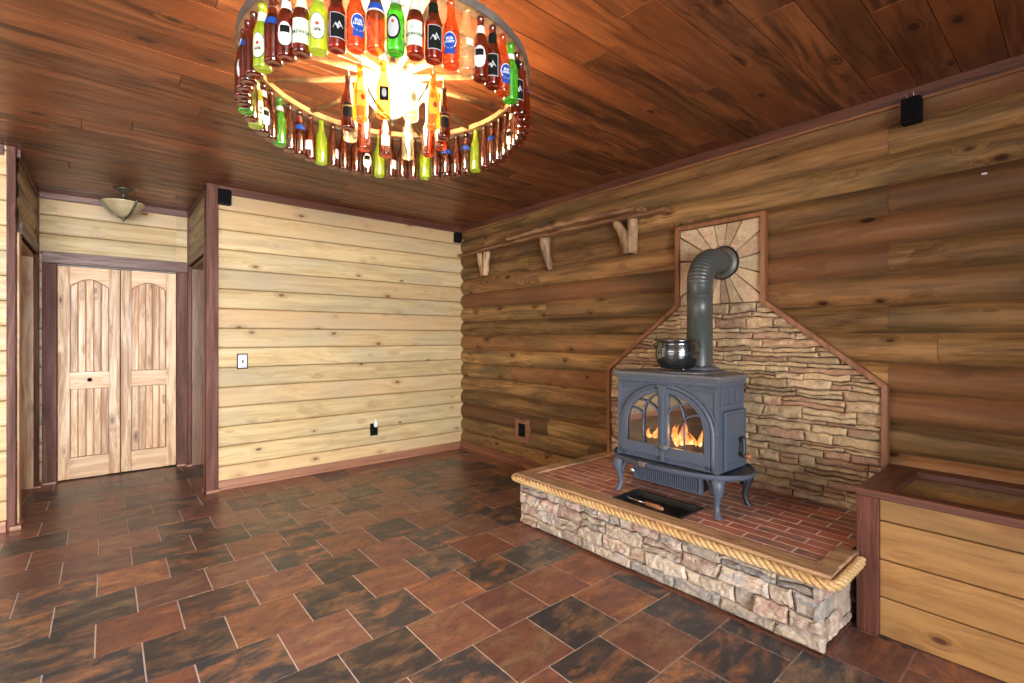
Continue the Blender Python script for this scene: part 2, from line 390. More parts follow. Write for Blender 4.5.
M['bowl'] = bowl_mat('alabaster_bowl', (.50,.40,.23), 0)

# ------------------------------------------------------------------ room dimensions
XR, YB, ZC = 3.37, 4.96, 2.69
XL, YF = -3.3, -3.2          # walls behind / left of the viewpoint
HXL, HXR, HY = -.49, .70, 6.2  # hallway

# floor
mb = MB(); mb.box(XL-.1, XR+.1, YF-.1, HY+.9, -.08, -.0035, mi=0)
S = .3165
prev = None
for r in range(int((YF-2.063)/S)-1, int((HY+.8-2.063)/S)+1):
    y0 = 2.063 + r*S; off = (r % 2)*.159
    n = 0
    k0 = int((XL-.92)/.318)-1
    for k in range(k0, int((XR-.92)/.318)+2):
        x0 = .92 + off + k*.318
        if x0 > XR or x0+.318 < XL or y0 > HY+.8 or y0+S < YF: continue
        dark = ((k + (r//1)) % 2 == 0)
        v = R(0,.34) if (dark and random.random() < .72) or (not dark and random.random() < .22) else R(.46,1)
        g = .0028
        mb.tile(max(x0,XL)+g, min(x0+.318,XR)-g, max(y0,YF)+g, min(y0+S,HY+.8)-g, 0, .01, .0015, (v, R(0,1), R(0,1)), 1)
struct('floor', mb, [M['grout'], M['slate']])

# ceiling: planks running along X
mb = MB(); mb.box(XL-.1, XR+.1, YF-.1, HY+.9, ZC+.012, ZC+.08, (.1,.1,.1))
W = .1705
y = .93 - W*30
while y < HY+.8:
    x = XL - R(0,2)
    while x < XR:
        L = R(1.8, 3.9); x1 = min(x+L, XR)
        a0, a1 = max(x, XL), x1
        if y+W > YF and a1-a0 > .05:
            mb.tile(a0, a1, y, y+W, ZC, .014, .004, None, 0, -1)
        x += L
    y += W
struct('ceiling', mb, M['ceiling'])

# log walls
def log_profile(b, flat=False):
    if flat:
        return [(0,.001),(.020,.003),(.034,b*.62),(.06,b*.82),(.12,b*.94),(.3,b),(.5,b*1.02),(.7,b),(.86,b*.95),(.95,b*.85),(.985,b*.6),(1,.001)]
    ts = [0,.018,.06,.12,.2,.3,.4,.5,.6,.7,.8,.88,.94,.985,1]
    return [(t, max(.001, b*(1-abs(2*t-1)**2.6))) for t in ts]
def logs_x(mb, Y, x0, x1, z0, z1, zb, sp, b, sgn=-1, flat=False, butt=None):
    """logs running along X on plane Y, bulging toward sgn*Y"""
    k = math.floor((z0-zb)/sp); pr = log_profile(b, flat)
    while zb+k*sp < z1-1e-4:
        a, c = max(zb+k*sp, z0), min(zb+(k+1)*sp, z1)
        cuts = [x0]
        q = x0 + (butt or R(3, 6))
        while q < x1-.4: cuts.append(q); q += R(1.8, 4)
        cuts.append(x1)
        for u, v in zip(cuts, cuts[1:]):
            vs = []
            for t, d in pr:
                z = zb+(k+t)*sp; zz = min(max(z, a), c)
                vs += [(u+.0008, Y+sgn*d, zz), (v-.0008, Y+sgn*d, zz)]
            n = len(pr)
            rn = (random.random(), random.random(), random.random())
            mb.add(vs, [(2*i, 2*i+1, 2*i+3, 2*i+2) for i in range(1, n-1)], rn, 0, True)
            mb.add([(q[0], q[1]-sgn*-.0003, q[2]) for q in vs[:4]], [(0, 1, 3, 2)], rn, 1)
            mb.add([(u, Y, a),(v, Y, a),(v, Y-sgn*.02, a),(u, Y-sgn*.02, a)], [(0,1,2,3)], None, 0)
        k += 1
def logs_y(mb, X, y0, y1, z0, z1, zb, sp, b, sgn=-1, flat=False, fixcut=None):
    k = math.floor((z0-zb)/sp); pr = log_profile(b, flat)
    while zb+k*sp < z1-1e-4:
        a, c = max(zb+k*sp, z0), min(zb+(k+1)*sp, z1)
        cuts = [y0]
        if fixcut and k % 2 == 0: cuts.append(fixcut)
        q = cuts[-1] + R(2.6, 7)
        while q < y1-.4: cuts.append(q); q += R(1.6, 4)
        cuts.append(y1)
        for u, v in zip(cuts, cuts[1:]):
            vs = []
            for t, d in pr:
                z = zb+(k+t)*sp; zz = min(max(z, a), c)
                vs += [(X+sgn*d, u+.0008, zz), (X+sgn*d, v-.0008, zz)]
            n = len(pr)
            rn = (random.random(), random.random(), random.random())
            mb.add(vs, [(2*i, 2*i+1, 2*i+3, 2*i+2) for i in range(1, n-1)], rn, 0, True)
            mb.add([(q[0]+sgn*.0003, q[1], q[2]) for q in vs[:4]], [(0, 1, 3, 2)], rn, 1)
        k += 1
SPB, ZBB = .1755, .027
SPR, ZBR = .1665, .041
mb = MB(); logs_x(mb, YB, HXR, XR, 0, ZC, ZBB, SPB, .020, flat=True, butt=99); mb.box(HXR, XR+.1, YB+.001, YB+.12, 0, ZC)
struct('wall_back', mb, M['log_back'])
mb = MB(); logs_y(mb, XR, YF, YB, 0, ZC, ZBR, SPR, .042, fixcut=.721); mb.box(XR+.001, XR+.12, YF, YB+.1, 0, ZC)
struct('wall_right', mb, M['log_right'])
mb = MB(); logs_x(mb, 4.89, XL, HXL-.02, 0, ZC, ZBB, SPB, .020, flat=True, butt=99); mb.box(XL, HXL-.12, 4.891, 4.99, 0, ZC)
struct('wall_front_left', mb, M['log_back'])
# hallway side walls with door openings (Y 5.04..6.10, up to z 2.10)
OP0, OP1, OZ = 5.04, 6.10, 2.10
for nm, X, sg in (('wall_hall_left', HXL, 1), ('wall_hall_right', HXR, -1)):
    mb = MB()
    logs_y(mb, X, YB-.05, HY, OZ, ZC, ZBB, SPB, .018, sgn=sg)
    logs_y(mb, X, OP1, HY, 0, OZ, ZBB, SPB, .018, sgn=sg)
    a, c = (X-.12, X-.001) if sg > 0 else (X+.001, X+.12)
    mb.box(a, c, YB-.06 if sg > 0 else YB, HY, OZ, ZC); mb.box(a, c, OP1, HY, 0, OZ)
    mb.box(a, c, YB-.06 if sg > 0 else YB, OP0, 0, OZ)
    struct(nm, mb, M['log_side'])
# wall around the closet door
DX0, DX1, DZ = -.342, .575, 2.035
mb = MB()
for (a, c, z0, z1) in ((HXL, DX0, 0, ZC), (DX1, HXR, 0, ZC), (DX0, DX1, DZ, ZC)):
    logs_x(mb, HY, a, c, z0, z1, ZBB, SPB, .02, flat=True, butt=99); mb.box(a, c, HY+.001, HY+.1, z0, z1)
struct('wall_hall_end', mb, M['log_back'])
# rooms beyond the two side openings and behind the closet
mb = MB(); mb.box(HXL-.9, HXL-.8, YB+.03, HY+.5, 0, ZC); mb.box(HXL-.9, HXL-.12, YB+.03, YB+.1, 0, ZC); mb.box(HXL-.9, HXL-.1, HY+.1, HY+.2, 0, ZC)
struct('wall_left_room', mb, M['log_side'])
mb = MB(); mb.box(HXR+.8, HXR+.9, YB+.1, HY+.5, 0, ZC); mb.box(HXR+.12, HXR+.9, HY+.1, HY+.2, 0, ZC)
struct('wall_right_room', mb, M['log_side'])
mb = MB(); mb.box(HXL, HXR, HY+.5, HY+.6, 0, ZC); struct('wall_closet_rear', mb, M['log_side'])
# walls behind and left of the viewpoint with big windows
def wall_with_hole_y(name, Y, x0, x1, hx0, hx1, hz0, hz1, sg, m):
    mb = MB()
    for (a, c, z0, z1) in ((x0, hx0, 0, ZC), (hx1, x1, 0, ZC), (hx0, hx1, 0, hz0), (hx0, hx1, hz1, ZC)):
        if c-a > .01 and z1-z0 > .01:
            logs_x(mb, Y, a, c, z0, z1, ZBB, SPB, .02, sgn=sg); mb.box(a, c, min(Y-sg*.001, Y-sg*.12), max(Y-sg*.001, Y-sg*.12), z0, z1)
    struct(name, mb, m)
def wall_with_hole_x(name, X, y0, y1, hy0, hy1, hz0, hz1, sg, m):
    mb = MB()
    for (a, c, z0, z1) in ((y0, hy0, 0, ZC), (hy1, y1, 0, ZC), (hy0, hy1, 0, hz0), (hy0, hy1, hz1, ZC)):
        if c-a > .01 and z1-z0 > .01:
            logs_y(mb, X, a, c, z0, z1, ZBB, SPB, .02, sgn=sg); mb.box(min(X-sg*.001, X-sg*.12), max(X-sg*.001, X-sg*.12), a, c, z0, z1)
    struct(name, mb, m)
wall_with_hole_y('wall_rear', YF, XL, XR, -2.4, 1.0, .25, 2.1, 1, M['log_back'])
wall_with_hole_x('wall_left', XL, YF, 4.89, 0, 3.2, .5, 2.1, 1, M['log_side'])
def win_frame(name, plane, c, a0, a1, z0, z1):
    mb = MB(); t = .07
    def bar(u0, u1, w0, w1):
        if plane == 'Y': mb.box(u0, u1, c-.04, c+.04, w0, w1)
        else: mb.box(c-.04, c+.04, u0, u1, w0, w1)
    bar(a0, a1, z0, z0+t); bar(a0, a1, z1-t, z1); bar(a0, a0+t, z0, z1); bar(a1-t, a1, z0, z1)
    for k in (1, 2): q = a0+(a1-a0)*k/3; bar(q-.03, q+.03, z0, z1)
    struct(name, mb, M['dark_z'])
win_frame('window_1', 'Y', YF-.06, -2.4, 1.0, .25, 2.1)
win_frame('window_2', 'X', XL-.06, 0, 3.2, .5, 2.1)

# ---- trims
tn = [0]
def trim(mb, m, bevel=.003):
    tn[0] += 1; return struct('trim_%d' % tn[0], mb, m, bevel=bevel)
mb = MB(); mb.box(HXR+.04, XR, YB-.042, YB-.0, ZC-.07, ZC); trim(mb, M['dark_x'])
mb = MB(); mb.box(XR-.055, XR, YF, YB, ZC-.065, ZC); trim(mb, M['dark_y'])
mb = MB(); mb.box(XR-.062, XR, YF, YB, ZC-.080, ZC-.065); trim(mb, M['orange_y'], .002)
mb = MB(); mb.box(HXL, HXR, HY-.035, HY, ZC-.065, ZC); trim(mb, M['dark_x'])
mb = MB(); mb.box(HXL-.01, HXL+.03, YB-.06, HY, ZC-.06, ZC); trim(mb, M['dark_y'])
mb = MB(); mb.box(HXR-.03, HXR+.0, YB-.02, HY, ZC-.06, ZC); trim(mb, M['dark_y'])
mb = MB(); mb.box(XL, HXL-.05, 4.85, 4.89, ZC-.07, ZC); trim(mb, M['dark_x'])
# corner posts
mb = MB(); mb.box(HXR-.03, HXR+.062, YB-.05, YB+.02, 0, ZC); trim(mb, M['dark_z'], .004)
mb = MB(); mb.box(HXR-.028, HXR+.0, YB+.02, YB+.075, 0, ZC-.06); trim(mb, M['dark_z'])
mb = MB(); mb.box(HXL-.036, HXL+.010, 4.845, 4.91, 0, ZC); trim(mb, M['dark_z'], .004)
mb = MB(); mb.box(HXL-.01, HXL+.022, 4.91, 5.03, 0, OZ); trim(mb, M['door_z'])
mb = MB(); mb.box(HXL-.0, HXL+.03, HY-.055, HY-.02, 0, ZC-.06); trim(mb, M['dark_z'])
mb = MB(); mb.box(HXR-.03, HXR, HY-.055, HY-.02, 0, ZC-.06); trim(mb, M['dark_z'])
# side opening casings and jambs
for X, s, mat_j in ((HXL, 1, M['door_z']), (HXR, -1, M['jamb'])):
    mb = MB()
    f0, f1 = (X, X+.032) if s > 0 else (X-.032, X)
    mb.box(f0, f1, YB+.04 if s < 0 else 4.99, HY-.055, OZ-.0, OZ+.09)
    trim(mb, M['dark_y'])
    mb = MB(); mb.box(f0, f1, OP1-.0, HY-.055, 0, OZ); trim(mb, M['dark_z'])
    mb = MB(); j0, j1 = (X-.12, X) if s > 0 else (X, X+.12)
    mb.box(j0, j1, OP1-.03, OP1, 0, OZ); mb.box(j0, j1, OP0-.0, OP0+.03, 0, OZ); mb.box(j0, j1, OP0, OP1, OZ-.03, OZ)
    trim(mb, mat_j)
    if s < 0:
        mb = MB(); mb.box(X-.03, X-.004, OP0-.005, OP0+.02, 0, OZ); trim(mb, M['orange_z'])
# closet door casing
mb = MB(); mb.box(DX0-.1, DX0-.0, HY-.05, HY+.01, 0, DZ); trim(mb, M['dark_z'], .004)
mb = MB(); mb.box(DX1+.0, DX1+.1, HY-.05, HY+.01, 0, DZ); trim(mb, M['dark_z'], .004)
mb = MB(); mb.box(DX0-.1, DX1+.1, HY-.052, HY+.01, DZ, DZ+.11); trim(mb, M['dark_x'], .004)
mb = MB(); mb.box(DX0, DX1, HY-.004, HY+.03, DZ-.007, DZ); trim(mb, M['trackmetal'], .001)
# baseboards
mb = MB(); mb.box(HXR+.06, XR-.02, YB-.030, YB, 0, .085); mb.box(HXR+.0, XR-.02, YB-.042, YB, 0, .022, mi=0); struct('baseboard_back', mb, M['red_x'], bevel=.003)
mb = MB(); mb.box(XR-.058, XR, 2.72, YB-.03, 0, .095); mb.box(XR-.07, XR, 2.72, YB-.03, 0, .022); struct('baseboard_right', mb, M['red_y'], bevel=.003)
mb = MB(); mb.box(XL, HXL-.036, 4.83, 4.865, 0, .075); mb.box(HXL-.02, HXL+.04, 4.825, 5.0, 0, .03); struct('baseboard_left', mb, M['red_x'], bevel=.003)
mb = MB(); mb.box(HXR-.05, HXR+.075, YB-.066, YB-.05, 0, .022); mb.box(HXR-.05, HXR-.03, YB-.066, OP0, 0, .022)
mb.box(HXR-.05, HXR-.0, OP1-.05, HY, 0, .02); mb.box(HXL, HXL+.05, OP1-.05, HY, 0, .02); mb.box(DX0-.11, DX0, HY-.07, HY-.05, 0, .02); mb.box(DX1, DX1+.11, HY-.07, HY-.05, 0, .02)
struct('baseboard_hall', mb, M['red_x'], bevel=.002)

# ---- closet double doors
def door_leaf(name, x0, x1, knob):
    root = bpy.data.objects.new(name, None); COL.objects.link(root); root.location = ((x0+x1)/2, HY+.01, 0)
    root['kind'] = 'structure'
    yf = HY-.012; g = .003; w = .085
    a, c = x0+g, x1-g; z0, z1 = .012, DZ-.014
    mb = MB(); mb.box(a, a+w, yf, yf+.035, z0, z1); mb.box(c-w, c, yf, yf+.035, z0, z1); build('door_stile', mb, M['door_z'], root, bevel=.003)
    mb = MB(); mb.box(a+w, c-w, yf, yf+.035, z0, z0+.20); mb.box(a+w, c-w, yf, yf+.035, .86, 1.02)
    # arched top rail
    n = 14; pts = []
    for i in range(n+1):
        t = i/n; x = a+w+(c-a-2*w)*t; pts.append((x, yf, z1-.19+.075*math.sin(PI*t)))
    vs = []
    for (x, _, z) in pts: vs += [(x, yf, z), (x, yf, z1), (x, yf+.035, z), (x, yf+.035, z1)]
    fs = []
    for i in range(n):
        o = 4*i; fs += [(o, o+4, o+5, o+1), (o+2, o+3, o+7, o+6), (o, o+2, o+6, o+4), (o+1, o+5, o+7, o+3)]
    mb.add(vs, fs); build('door_rail', mb, M['door_x'], root)
    mb = MB(); pw = (c-a-2*w)/5
    for zz0, zz1 in ((z0+.20, .86), (1.02, z1-.10)):
        for k in range(5):
            u = a+w+k*pw
            mb.add([(u, yf+.030, zz0),(u+.006, yf+.016, zz0),(u+pw-.006, yf+.016, zz0),(u+pw, yf+.030, zz0),
                    (u, yf+.030, zz1),(u+.006, yf+.016, zz1),(u+pw-.006, yf+.016, zz1),(u+pw, yf+.030, zz1)],
                   [(0,1,5,4),(1,2,6,5),(2,3,7,6)])
    mb.box(a, c, yf+.028, yf+.033, z0, z1-.02, (.1,.1,.1)); build('door_panel', mb, M['door_z'], root)
    # thin dark shadow-line beads around the panels
    mb = MB()
    for zz0, zz1 in ((z0+.20, .86), (1.02, z1-.19)):
        for xx in (a+w, c-w): mb.box(xx-.003, xx+.003, yf-.002, yf+.02, zz0, zz1)
        mb.box(a+w, c-w, yf-.002, yf+.02, zz0-.003, zz0+.003)
    mb.box(a+w, c-w, yf-.002, yf+.02, .857, .863); mb.tube([(p[0], yf-.0, p[2]) for p in pts], .004, 6)
    build('panel_bead', mb, M['jamb'], root)
    if knob:
        mb = MB(); kx = (a+c)/2; 
        mb.tube([(kx, yf, .945), (kx, yf-.012, .945), (kx, yf-.014, .945), (kx, yf-.026, .945), (kx, yf-.032, .945)], [.008,.008,.017,.018,.008], 14)
        build('door_knob', mb, M['black'], root)
xm = (DX0+DX1)/2
door_leaf('door_1', DX0, xm, True); door_leaf('door_2', xm, DX1, False)

# ------------------------------------------------------------------ hearth platform
HX0, HY0, HY1, HZ = 2.31, .722, 2.668, .36
h = thing('stone_hearth', (2.82, 1.70, 0), 'raised brick-topped stone hearth with rope edge under the stove', 'hearth')
def stone_block(mb, o, eu, ev, en, u0, u1, v0, v1, dep, rough=.006, nu=None, nv=None, lim=None, rnd=None, jit=1.0, warp=.012, Hlim=9):
    """a rough stone: patch [u0,u1]x[v0,v1] on origin o with axes eu, ev, sticking out by dep along en"""
    nu = nu or max(4, int((u1-u0)/.013)); nv = nv or max(4, int((v1-v0)/.011))
    ou = R(0, 50); vs = []; g = .0025
    for j in range(nv+1):
        tv = j/nv
        for i in range(nu+1):
            tu = i/nu
            a0, a1 = u0, u1
            v = v0+g+(v1-v0-2*g)*tv
            if lim:
                lo, hi = lim(v); a0, a1 = max(u0, lo), min(u1, hi)
                if a1 < a0: a1 = a0
            u = a0+g+(a1-a0-2*g)*tu
            nz = noise.noise(Vector((u*22+ou, v*30, ou))); nz2 = noise.noise(Vector((u*60+ou, v*60, ou+9)))+.4*noise.noise(Vector((u*130+ou, v*130, ou)))
            eu_ = min(tu, 1-tu)*(a1-a0); ev_ = min(tv, 1-tv)*(v1-v0); e = min(eu_, ev_)
            edge = e < 1e-6
            dd = dep*(.62+.38*min(1, e/.008)) + (0 if edge else 1)*(nz*rough+nz2*rough*.5)
            if not edge or True:
                wv = noise.noise(Vector((u*14+ou, ou*2, 3)))*.0035*jit; wu = noise.noise(Vector((v*25+ou, ou*2, 7)))*.003*jit
            uu, vv = u, v
            if tv in (0, 1): vv += wv
            if tu in (0, 1): uu += wu
            q_ = o+eu*uu+ev*vv
            wk = warp*min(1, max(0, v-.005)/.03, max(0, Hlim-v-.004)/.03)
            du = noise.noise(q_*11+Vector((3,8,1)))*warp*1.3; dv_ = noise.noise(q_*9)*wk+noise.noise(q_*26+Vector((5,1,2)))*wk*.45
            vs.append(q_+eu*du+ev*dv_+en*dd)
    b = len(vs); m = nu+1
    fs = [(j*m+i, j*m+i+1, (j+1)*m+i+1, (j+1)*m+i) for j in range(nv) for i in range(nu)]
    # skirts back to the wall
    rim = [i for i in range(nu+1)] + [j*m+nu for j in range(1, nv+1)] + [nv*m+i for i in range(nu-1, -1, -1)] + [j*m for j in range(nv-1, 0, -1)]
    back = []
    for q in rim:
        p = vs[q]; d = (p-o).dot(en); back.append(p-en*(d+.005))
    vs2 = vs + back; k = len(rim)
    fs += [(rim[i], b+i, b+(i+1)%k, rim[(i+1)%k]) for i in range(k)]
    if rnd is None: rnd = (random.random(), random.random(), random.random())
    mb.add(vs2, fs, rnd, 0, False)
def stack(mb, o, eu, ev, en, L, H, hmin, hmax, lmin, lmax, dmin, dmax, lim=None, knees=(), rough=.006, warp=.012):
    v = 0; row = 0
    while v < H-.004:
        hh = R(hmin, hmax); nxt = v+hh
        for kk in knees:
            if v < kk-.001 < nxt+hmin*.7: nxt = kk
        if nxt > H-hmin*.7: nxt = H
        hh = nxt-v
        lo, hi = (0, L)
        if lim:
            l0, h0 = lim(v+.0001); l1, h1 = lim(nxt-.0001); lo, hi = min(l0, l1), max(h0, h1)
        u = lo
        while u < hi-.001:
            ll = R(lmin, lmax)*(1.25 if hh < (hmin+hmax)/2 else 1)
            u1 = u+ll
            if u1 > hi-lmin*.6: u1 = hi
            if random.random() < .16 and hh > hmin*1.5:   # two thin stones instead of one
                s_ = R(.4,.6)
                stone_block(mb, o, eu, ev, en, u, u1, v, v+hh*s_, R(dmin, dmax), rough, lim=lim, warp=warp, Hlim=H)
                stone_block(mb, o, eu, ev, en, u, u1, v+hh*s_, nxt, R(dmin, dmax), rough, lim=lim, warp=warp, Hlim=H)
            else:
                stone_block(mb, o, eu, ev, en, u, u1, v, nxt, R(dmin, dmax), rough, lim=lim, warp=warp, Hlim=H)
            u = u1
        v = nxt
mb = MB(); zt = .318
mb.box(HX0+.03, XR-.047, HY0+.03, HY1-.03, 0, zt, mi=1)
stack(mb, Vector((HX0+.03, HY1-.005, .012)), Vector((0,-1,0)), Vector((0,0,1)), Vector((-1,0,0)), HY1-HY0-.01, zt-.012, .034, .085, .09, .28, .016, .048, rough=.010, warp=.018)
stack(mb, Vector((HX0, HY0+.03, .012)), Vector((1,0,0)), Vector((0,0,1)), Vector((0,-1,0)), XR-.06-HX0, zt-.012, .035, .085, .08, .2, .018, .034, rough=.007)
stack(mb, Vector((XR-.06, HY1-.03, .012)), Vector((-1,0,0)), Vector((0,0,1)), Vector((0,1,0)), XR-.06-HX0, zt-.012, .035, .085, .08, .2, .018, .034, rough=.007)
build('stone_base', mb, [M['stone_base'], M['backfill']], h)
# dark base course at the floor
mb = MB(); mb.box(HX0-.006, XR-.05, HY0+.002, HY1+.004, 0, .010)
build('base_strip', mb, M['dark_y'], h)
# brick top, with an opening for the sunk ash tray
mb = MB(); ZT = .352
TX0, TX1, TY0, TY1 = 2.412, 2.655, 1.455, 1.895
BX0, BX1, BY0, BY1 = HX0+.06, XR-.047, HY0+.0, HY1-.02
for (a, c, e, g) in ((BX0, TX0, BY0, BY1), (TX1, BX1, BY0, BY1), (TX0, TX1, BY0, TY0), (TX0, TX1, TY1, BY1)):
    mb.box(a, c, e, g, zt, ZT-.0015, mi=0)
sx, sy = .078, .232
k = 0; x = BX0-.004
while x < BX1:
    y = BY0 - (.0 if k % 2 else sy/2) - .06
    while y < BY1:
        a, c, e, g = max(x+.0045, BX0), min(x+sx-.0045, BX1), max(y+.0045, BY0), min(y+sy-.0045, BY1)
        segs = [(e, g)]
        if c > TX0 and a < TX1:
            segs = [q for q in ((e, min(g, TY0)), (max(e, TY1), g)) if q[1]-q[0] > .004]
            if a < TX0: mb.tile(a, TX0, e, g, ZT, .01, .0015, mi=1)
            if c > TX1: mb.tile(TX1, c, e, g, ZT, .01, .0015, mi=1)
            a, c = max(a, TX0), min(c, TX1)
        rn = (R(0,1), R(0,1), R(0,1))
        for (q0, q1) in segs:
            if c-a > .006 and q1-q0 > .006: mb.tile(a, c, q0, q1, ZT, .01, .0015, rn, 1)
        y += sy
    x += sx; k += 1
build('brick_top', mb, [M['mortar'], M['brick']], h)
# wooden cap boards
def cap_board(x0, x1, y0, y1, name='edge_board'):
    mb = MB()
    # subdivided so the worn edge can wander
    nx, ny = max(1, int((x1-x0)/.05)), max(1, int((y1-y0)/.05))
    long_y = (y1-y0) > (x1-x0)
    n = ny if long_y else nx; vs = []
    for i in range(n+1):
        t = i/n; w = [noise.noise(Vector((t*9, s_*5+x0, y0)))*.004 for s_ in range(4)]
        if long_y:
            y = y0+(y1-y0)*t
            vs += [(x0+w[0], y, zt), (x1, y, zt), (x1+w[1]*.5, y, HZ), (x0+.006+w[2], y, HZ+w[3]*.5), (x0+w[0], y, HZ-.008)]
        else:
            x = x0+(x1-x0)*t
            vs += [(x, y0+w[0], zt), (x, y1, zt), (x, y1+w[1]*.5, HZ), (x, y0+.006+w[2], HZ+w[3]*.5), (x, y0+w[0], HZ-.008)]
    fs = [(5*i+j, 5*i+(j+1)%5, 5*(i+1)+(j+1)%5, 5*(i+1)+j) for i in range(n) for j in range(5)] + [(4,3,2,1,0), tuple(5*n+j for j in range(5))]
    mb.add(vs, fs); return build(name, mb, M['cap'], h)
cap_board(2.298, 2.405, .69, 2.70)
cap_board(2.405, 2.672, .69, .768)
cap_board(2.405, XR-.05, 2.60, 2.70)
# rope: three strands twisted along the edge
def rope_path(pts, name, parent):
    P = [Vector(p) for p in pts]; seg = [0]
    for a, c in zip(P, P[1:]): seg.append(seg[-1]+(c-a).length)
    tot = seg[-1]; n = int(tot/.006); mb = MB()
    def at(s):
        for i in range(len(P)-1):
            if s <= seg[i+1]+1e-9:
                t = (s-seg[i])/(seg[i+1]-seg[i]); return P[i].lerp(P[i+1], t), (P[i+1]-P[i]).normalized()
        return P[-1], (P[-1]-P[-2]).normalized()
    for k in range(3):
        path = []
        for i in range(n+1):
            s = tot*i/n; p, t = at(s); w = 2*PI*s/.105 + k*2*PI/3
            side = Vector((0,0,1)).cross(t).normalized()
            path.append(p + (side*math.cos(w)+Vector((0,0,1))*math.sin(w))*.0125)
        mb.tube(path, .0112, 8)
    return build(name, mb, M['rope'], parent)
zr = .328; xr = 2.281; yr = .668
pts = [(XR-.06, 2.722, zr), (2.34, 2.722, zr), (2.305, 2.718, zr), (2.288, 2.70, zr), (xr, 2.67, zr), (xr, .72, zr), (xr+.006, .69, zr), (xr+.022, .674, zr), (xr+.05, yr, zr+.002), (2.60, yr+.002, zr+.004), (2.645, yr+.006, zr+.006)]
rope_path(pts, 'rope_trim', h)
# ash tray sunk in the bricks
t = thing('ash_tray', (2.535, 1.675, zt), 'black rectangular metal ash tray set into the hearth bricks before the stove', 'tray')
mb = MB(); a, c, e, g = TX0+.001, TX1-.001, TY0+.001, TY1-.001
outer = [(a-.012, e-.012), (c+.012, e-.012), (c+.012, g+.012), (a-.012, g+.012)]
levels = [(-.012, ZT+.001), (-.012, ZT+.010), (.004, ZT+.010), (.014, ZT-.026), (.05, ZT-.028)]
vs = []
for d, z in levels: vs += [(a+d, e+d, z), (c-d, e+d, z), (c-d, g-d, z), (a+d, g-d, z)]
fs = [(4*i+j, 4*i+(j+1)%4, 4*i+4+(j+1)%4, 4*i+4+j) for i in range(4) for j in range(4)] + [(16,17,18,19)]
mb.add(vs, fs); build('pan', mb, M['tray'], t, bevel=.002)
# poker / lid lifter lying in the tray
t = thing('stove_tool', (2.45, 1.66, ZT+.01), 'small fire tool with turned wooden handle lying in the black tray', 'tool')
mb = MB(); mb.tube([(2.470, 1.80, ZT+.012), (2.462, 1.70, ZT+.013)], .006, 8); mb.tube([(2.470, 1.80, ZT+.012), (2.478, 1.835, ZT+.010), (2.498, 1.85, ZT+.008)], .005, 8); build('shaft', mb, M['steel'], t)
mb = MB(); mb.tube([(2.462,1.70,ZT+.013),(2.460,1.69,ZT+.014),(2.457,1.65,ZT+.014),(2.453,1.61,ZT+.014),(2.450,1.58,ZT+.014),(2.449,1.57,ZT+.014)], [.010,.014,.013,.016,.012,.007], 12); build('handle', mb, M['knob_wood'], t)

# ------------------------------------------------------------------ stone surround on the wall
s_ = thing('stone_surround', (XR-.06, 1.68, HZ), 'stacked tan ledgestone wall panel with stepped shoulders behind the stove', 'stone panel')
PY0, PY1 = .74, 2.62     # right / left edges
N0, N1 = 1.385, 1.975    # neck
ZK, ZS, ZP = 1.09, 1.585, 2.145
XS = XR-.052
def lim(v):
    z = v+ZT
    if z <= ZK: return (0, PY1-PY0)
    if z >= ZS: return (PY1-N1, PY1-N0)
    q = (z-ZK)/(ZS-ZK)
    return ((PY1-N1)*q, (PY1-PY0)-(N0-PY0)*q)
mb = MB()
mb.prism([(XS+.004, PY1, ZT), (XS+.004, PY0, ZT), (XS+.004, PY0, ZK), (XS+.004, N0, ZS), (XS+.004, N0, ZP), (XS+.004, N1, ZP), (XS+.004, N1, ZS), (XS+.004, PY1, ZK)], (.005, 0, 0), mi=1)
stack(mb, Vector((XS, PY1, ZT)), Vector((0,-1,0)), Vector((0,0,1)), Vector((-1,0,0)), PY1-PY0, ZS-ZT, .022, .075, .10, .34, .012, .038, lim=lim, knees=(ZK-ZT,), rough=.006)
build('ledge_stones', mb, [M['stone_wall'], M['backfill']], s_)
